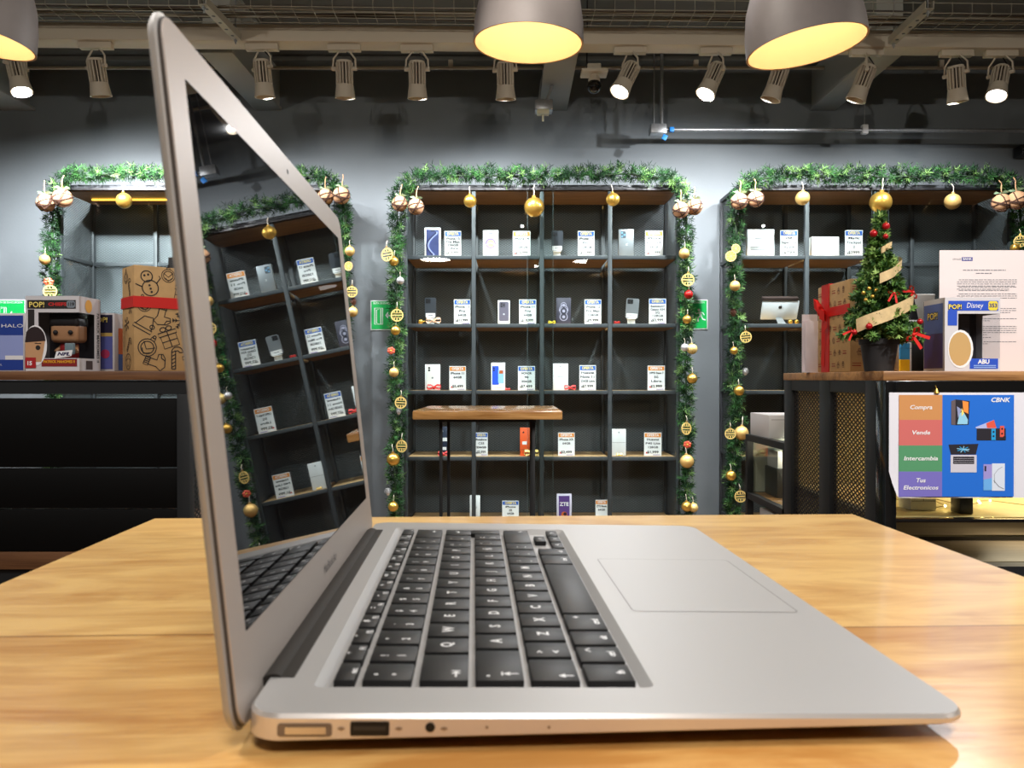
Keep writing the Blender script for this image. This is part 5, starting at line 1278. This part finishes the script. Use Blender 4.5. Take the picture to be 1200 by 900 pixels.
# ------------------------------------------------------------------ the laptop
LX, LY, LZ, YAW, TILT = -.081, .2404, CAMZ - .1009, .0474, .0201
alu = mat('aluminium', (170, 169, 168), .5, .45)
alurim = mat('polished_rim', (214, 210, 206), .3, .6)
kdk = mat('key_black', (19, 19, 20), .48, spec=.4)
legend = mat('key_legend', (226, 226, 226), .5)
lap = thing('laptop', 'open silver laptop with black keys, side on, on the foreground table', 'laptop', M=T(LX, LY, LZ) @ RZ(YAW) @ RY(TILT))
D, W = .227, .325
K0, K1, KV0, KV1 = .0166, .1302, .0217, .3033            # keyboard well
def hgt(u): return .0080 - .0056 * (u / D)
def ring(ins, zf, r=.011): return [(x, y, zf(x)) for x, y in rrect(ins, ins, D - ins, W - ins, max(.002, r - ins), 8)]
b = MB(alu)
top = ring(.0009, lambda u: 0.)
inner = [(x, y, 0.) for x, y in rrect(K0, KV0, K1, KV1, .003, 8)]
lo = [(x, y, -.0028) for x, y in rrect(K0 + .0036, KV0 + .0036, K1 - .0036, KV1 - .0036, .002, 8)]
loops(b, [top, inner, lo], alu, False, True)
loops(b, [ring(.0009, lambda u: 0.), ring(.0, lambda u: -.0012)], alurim, False, False)
loops(b, [ring(.0, lambda u: -.0012), ring(0, lambda u: -hgt(u)), ring(.0025, lambda u: -hgt(u) - .0014), ring(.010, lambda u: -hgt(u) - .0023), ring(.035, lambda u: -hgt(u) - .0027)], mat('aluminium_side_lit', (226, 219, 212), .38, .55), False, True)  # side lighter than the top: table reflection put into its colour
b.obj('base_case', lap, smooth=22)
for i, (u, v) in enumerate(((.03, .03), (.03, W - .03), (D - .03, .03), (D - .03, W - .03))):
    zb = -hgt(u) - .0022; zt = -.0126 + u * TILT + .0001
    MB(BLK).cyl((u, v, zt), (u, v, zb), .007, n=18).obj('rubber_foot', lap)
# ports along the near side
pt = MB(mat('port_dark', (10, 10, 10), .5))
Mn = FACE(0, -.0002, 0)
p_ = MB(mat('port_recess', (120, 104, 90), .4)); p_.poly(rrect(.0104, -.0066, .0268, -.0026, .001), M=Mn); p_.rect(.0128, -.0058, .0250, -.0036, mat('port_steel', (206, 200, 196), .25, .8), Mn, .0003); p_.obj('power_port', lap, smooth=0)
p_ = MB(mat('port_dark', (10, 10, 10), .5)); p_.poly(rrect(.0322, -.0064, .0440, -.0020, .0006), M=Mn); p_.rect(.0332, -.0046, .043, -.0032, mat('port_tongue', (44, 44, 44), .4), Mn, .0003); p_.obj('data_port', lap, smooth=0)
p_ = MB(mat('port_dark', (10, 10, 10), .5)); p_.disc(.0563, -.0038, .0015, M=Mn); p_.obj('headphone_jack', lap, smooth=0)
p_ = MB(mat('port_mark', (150, 128, 104), .5))
for u in (.0295, .0468, .0605): p_.stroke([(u - .001, -.0042), (u + .001, -.0042)], .0007, M=Mn); p_.stroke([(u, -.0048), (u, -.0036)], .0005, M=Mn, z=.0001)
for u in (.0735, .0925): p_.disc(u, -.0038, .0005, M=Mn, n=8)
p_.obj('port_marks', lap, smooth=0)
# hinge bar
MB(mat('hinge_plastic', (46, 43, 40), .7, spec=.2)).cyl((.0016, .030, -.0035), (.0016, W - .030, -.0035), .0048, n=24).box2((.0016, .030, -.006), (.0088, W - .030, .0004), bev=.0003).obj('hinge_bar', lap)
# trackpad
gm = mat('groove', (96, 92, 88), .5)
TU0, TU1, TV0, TV1 = .1402, .2160, .110, .215
g = MB(gm); o_ = [(x, y, .00006) for x, y in rrect(TU0, TV0, TU1, TV1, .003, 8)]; i_ = [(x, y, .00006) for x, y in rrect(TU0 + .0005, TV0 + .0005, TU1 - .0005, TV1 - .0005, .0026, 8)]
loops(g, [o_, i_], gm, False, False); g.obj('trackpad_groove', lap, smooth=0)
MB(alu).poly(rrect(TU0 + .0005, TV0 + .0005, TU1 - .0005, TV1 - .0005, .0026, 8), M=T(0, 0, .0001)).obj('trackpad', lap, smooth=0)
# keys: the typist sits on the +u side, left hand towards us
pitch = (K1 - K0 - .0084 - .0096) / 5.0
unit = (KV1 - KV0 - .0086) / 14.5
U0, V0 = K0 + .0044, KV0 + .0043
MT = Matrix(((0, -1, 0, 0), (1, 0, 0, 0), (0, 0, 1, 0), (0, 0, 0, 1)))
def key(name, u0, v0, u1, v1, marks):
    k = MB(kdk); gp = .0013
    k.box2((u0 + gp, v0 + gp, -.0027), (u1 - gp, v1 - gp, .0002), bev=.0005, seg=2)
    cu, cv = (u0 + u1) / 2, (v0 + v1) / 2
    for t, dx, dy, s_ in marks:
        Mx = T(cu, cv, .00026) @ MT @ T(dx, dy, 0)
        if t == '^': k.stroke([(-.002, -.001), (0, .001), (.002, -.001)], .0006, legend, Mx)
        elif t in ('shift', 'caps', 'back', 'enter', 'tab'):
            a = {'shift': PI / 2, 'caps': PI / 2, 'back': PI, 'enter': PI, 'tab': 0}[t]; Q = Mx @ RZ(a)
            k.stroke([(-.0026, 0), (.0006, 0)], .0007, legend, Q); k.poly([(.0004, .0017), (.0028, 0), (.0004, -.0017)], legend, Q)
            if t in ('caps', 'tab'): k.stroke([(.0031, -.0016), (.0031, .0016)], .0006, legend, Q)
            if t == 'enter': k.stroke([(-.0026, 0), (-.0026, -.002)], .0007, legend, Q)
        elif t == 'dot': k.disc(0, 0, .0007, legend, Mx, n=10)
        else: k.text(t, s_ * 1.22, legend, Mx, bold=.03)
    return k.obj(name, lap, smooth=30)
fh = .0096; fw = unit * 14.5 / 14
for i in range(14):
    t = 'esc' if i == 0 else ('F%d' % i if i < 13 else 'o')
    mk = [(t, 0 if i == 0 else .004, -.0022, .0028)]
    if 0 < i < 13: mk.append((('*', '*', '#', '::', '-', '+', '<<', '>', '>>', 'x', ')', '))')[i - 1], -.001, .0012, .0034))
    key('function_key', U0, V0 + i * fw, U0 + fh, V0 + (i + 1) * fw, mk)
def row(r, items, v=0.):
    u0 = U0 + fh + r * pitch
    for wd, mk in items:
        key('key', u0, V0 + v * unit, u0 + pitch, V0 + (v + wd) * unit, mk); v += wd
two = lambda a, b_: [(a, -.0028, .0032, .0034), (b_, -.0028, -.003, .0036)]
one = lambda a: [(a, 0, 0, .0052)]
row(0, [(1, two('ª', 'º'))] + [(1, two(a, b_)) for a, b_ in zip('!"·$%&/()=?¿', "1234567890'¡")] + [(1.5, [('back', .006, -.003, 0)])])
row(1, [(1.5, [('tab', -.007, -.004, 0)])] + [(1, one(c)) for c in 'QWERTYUIOP'] + [(1, two('^', '`')), (1, two('*', '+'))])
row(2, [(1.75, [('caps', -.009, -.004, 0), ('dot', -.011, .004, 0)])] + [(1, one(c)) for c in 'ASDFGHJKLÑ'] + [(1, two('"', '´')), (1, two('Ç', '}'))])
key('enter_key', U0 + fh + pitch, V0 + 13.5 * unit, U0 + fh + pitch * 2, V0 + 14.5 * unit, [('enter', 0, 0, 0)])
key('enter_key', U0 + fh + pitch * 2 - .0026, V0 + 13.75 * unit, U0 + fh + pitch * 3, V0 + 14.5 * unit, [])
row(3, [(1.25, [('shift', -.006, -.004, 0)]), (1, two('>', '<'))] + [(1, one(c)) for c in 'ZXCVBNM'] + [(1, two(';', ',')), (1, two(':', '.')), (1, two('_', '-')), (2.25, [('shift', .015, -.004, 0)])])
bt = lambda t, s=.0034: [(t, 0, -.0045, s)]
row(4, [(1, bt('fn')), (1, [('ctrl', 0, -.0045, .0032), ('^', .004, .004, 0)]), (1, [('alt', 0, -.0045, .0032)]), (1.25, [('cmd', 0, -.0045, .0034), ('+', .006, .003, .004)]), (5, []), (1.25, [('cmd', 0, -.0045, .0034)]), (1, [('alt', 0, -.0045, .0032)])])
ua = U0 + fh + 4 * pitch; va = V0 + 11.5 * unit
for k_, (u0, v0, u1, v1, t) in enumerate(((ua + pitch / 2, va, ua + pitch, va + unit, '<'), (ua, va + unit, ua + pitch / 2, va + 2 * unit, '^'), (ua + pitch / 2, va + unit, ua + pitch, va + 2 * unit, 'v'), (ua + pitch / 2, va + 2 * unit, ua + pitch, va + 3 * unit, '>'))):
    key('arrow_key', u0, v0, u1, v1, [(t, 0, 0, .004)])
# lid
LEAN = .1061
MLID = RY(-TILT) @ T(-.0016, 0, -.002) @ RY(-LEAN)
HL = .2172
MV = MLID @ Matrix(((0, 0, 1, 0), (1, 0, 0, 0), (0, 1, 0, 0), (0, 0, 0, 1)))        # local XY of the lid face, Z towards the typist
def lring(ins, z, r=.0105):
    return [(x, y, z) for x, y in rrect(ins, -.0062 + ins, W - ins, HL - ins, max(.002, r - ins), 8)]
b = MB(alu)
loops(b, [lring(.0012, -.0014), lring(.0, -.0019), lring(0, -.003), lring(.0012, -.0042), lring(.005, -.0050), lring(.02, -.0056), lring(.05, -.0058)], alu, False, True, MV)
lid = b.obj('lid_shell', lap, smooth=40)
gk = MB(mat('lid_gasket', (70, 66, 64), .6)); loops(gk, [lring(.0014, -.0015), lring(.0012, -.0006), lring(.0022, -.0003)], None, False, False, MV); gk.obj('gasket', lid)
bz = MB(mat('lid_bezel', (182, 174, 168), .45, .35))
SV0, SV1, SB0, SB1 = .1625 - .1448, .1625 + .1448, .0216, .2001
outer = [(x, y, 0.) for x, y in rrect(.0018, -.0045, W - .0018, HL - .0018, .009, 8)]
inn = [(x, y, 0.) for x, y in rrect(SV0, SB0, SV1, SB1, .0002, 8)]
low = [(x, y, -.0004) for x, y in rrect(.0016, -.0047, W - .0016, HL - .0016, .009, 8)]
loops(bz, [low, outer, inn], None, False, False, MV); bz.obj('bezel', lid)
scr = bpy.data.materials.new('screen_glass'); scr.use_nodes = True
sb = scr.node_tree.nodes['Principled BSDF']; sb.inputs['Base Color'].default_value = (.004, .004, .005, 1); sb.inputs['Roughness'].default_value = .015; sb.inputs['IOR'].default_value = 1.75
MB(scr).rect(SV0, SB0, SV1, SB1, M=MV, z=-.0002).obj('screen', lid, smooth=0)
MB(mat('lens_black', (14, 14, 16), .2)).disc(.1625, .2076, .0013, M=MV, z=.0002).obj('webcam', lid, smooth=0)
MB(mat('wordmark', (88, 84, 84), .5)).text('MacBook Air', .0062, M=MV @ T(.1625, .0105, .0002), width=.034).obj('wordmark', lid, smooth=0)

# ------------------------------------------------------------------ light
def lamp(kind, name, p, aim, power, col=(255, 244, 232), size=.06, angle=110, blend=.7):
    l = bpy.data.lights.new(name, kind); l.energy = power; l.color = lin(col)
    o = bpy.data.objects.new(name, l); COL.objects.link(o); o.location = p
    if kind == 'SPOT': l.spot_size = math.radians(angle); l.spot_blend = blend; l.shadow_soft_size = size
    elif kind == 'AREA': l.size = size; l.shape = 'DISK'
    else: l.shadow_soft_size = size
    if aim is not None: o.rotation_euler = Vector(aim).to_track_quat('-Z', 'Y').to_euler()
    return o
COOL = (247, 249, 252)
PW = [320, 300, 80, 40, 80, 120, 120, 170, 80, 95, 95, 90]
AIMS = [(-.25, .75, -.7), (.1, .5, -.84), (.15, .6, -.78), (.3, .5, -.8), (.35, .5, -.8), (-.05, .52, -.82), (-.42, -.3, -.86), (.12, .5, -.86), (-.35, .6, -.75), (-.3, .6, -.75), (.05, .6, -.78), (-.2, .6, -.75)]
for (px, aim, lit), Mh, pw, am in zip(heads, SPOTM, PW, AIMS):
    p = Mh @ Vector((0, 0, .135))
    lamp('SPOT', 'spot_beam', p, aim if px in (738, 1171) else am, pw, COOL, .014, 128, .75)
for M_, r in PEND:
    lamp('POINT', 'pendant_glow', M_ @ Vector((0, 0, .09)), None, 1.05, (255, 230, 186), .04)
# added overhead fill lights, unseen, for the laptop, table and counters
for x, y, z, pw, c_, s_ in ((-.9, .55, 2.5, 18, (255, 249, 243), .35), (.9, .4, 2.5, 16, (255, 249, 243), .35), (.1, -.7, 2.6, 26, (255, 249, 243), .5), (-2.4, 0, 2.8, 22, (255, 249, 243), .5), (2.6, 0, 2.8, 22, (255, 249, 243), .5)):
    lamp('AREA', 'overhead_fill', (x, y, z), (0, 0, -1), pw, c_, s_)
for x, y, z, pw in ((-2.3, 2.0, 2.62, 26), (.1, 2.0, 2.62, 26), (2.5, 2.0, 2.62, 26)):
    if pw: lamp('POINT', 'ceiling_fill', (x, y, z), None, pw, (255, 246, 234), .015)  # added unseen point lights that brighten the beam, spotlight heads and ceiling
for x, tx, pw in ((-.5, .0, 150), (.5, .5, 150), (2.1, 1.7, 70)):
    lamp('SPOT', 'spot_beam', (x, 1.6, 2.85), Vector((tx, 5.1, .62)) - Vector((x, 1.6, 2.85)), pw, COOL, .02, 34, .7)
lamp('SPOT', 'spot_beam', (1.25, -.1, 2.6), (-.2, 2.0, -1.3), 190, (255, 249, 243), .02, 36, .6)  # added unseen spot, brightens the goods on the right counter
lamp('SPOT', 'spot_beam', (-.1, 1.5, 2.85), (0, 1.35, -1.85), 70, (255, 246, 234), .02, 30, .6)  # added unseen spot that lifts the high table
lamp('AREA', 'showcase_glow', (1.35, 2.05, ZC - .04), (0, 0, -1), 3.2, (255, 224, 160), .3)
lamp('AREA', 'showcase_glow', (1.35, 2.0, .78), (0, 0, -1), .9, (255, 236, 206), .3)  # added fill for the dark lower shelf, has no fitting
lamp('POINT', 'case_glow', (.92, 2.6, .885), None, .8, (255, 240, 215), .01)
w = bpy.data.worlds.new('shop_air'); w.use_nodes = True; S.world = w
w.node_tree.nodes['Background'].inputs[0].default_value = (.02, .021, .022, 1)

# ------------------------------------------------------------------ camera
c = bpy.data.cameras.new('camera'); c.sensor_width = 36; c.lens = F / 1200 * 36; c.clip_start = .02
c.dof.use_dof = True; c.dof.focus_distance = 3.0; c.dof.aperture_fstop = 28
co = bpy.data.objects.new('camera', c); COL.objects.link(co); co.location = (0, 0, CAMZ); co.rotation_euler = (PI / 2 - .0064, 0, 0)
S.camera = co
S.view_settings.view_transform = 'Standard'; S.view_settings.look = 'None'; S.view_settings.gamma = 1; S.view_settings.exposure = 0; S.view_settings.use_curve_mapping = False
S.cycles.use_denoising = True; S.cycles.max_bounces = 8; S.cycles.transparent_max_bounces = 24; S.cycles.sample_clamp_indirect = 6; S.cycles.caustics_reflective = False; S.cycles.caustics_refractive = False
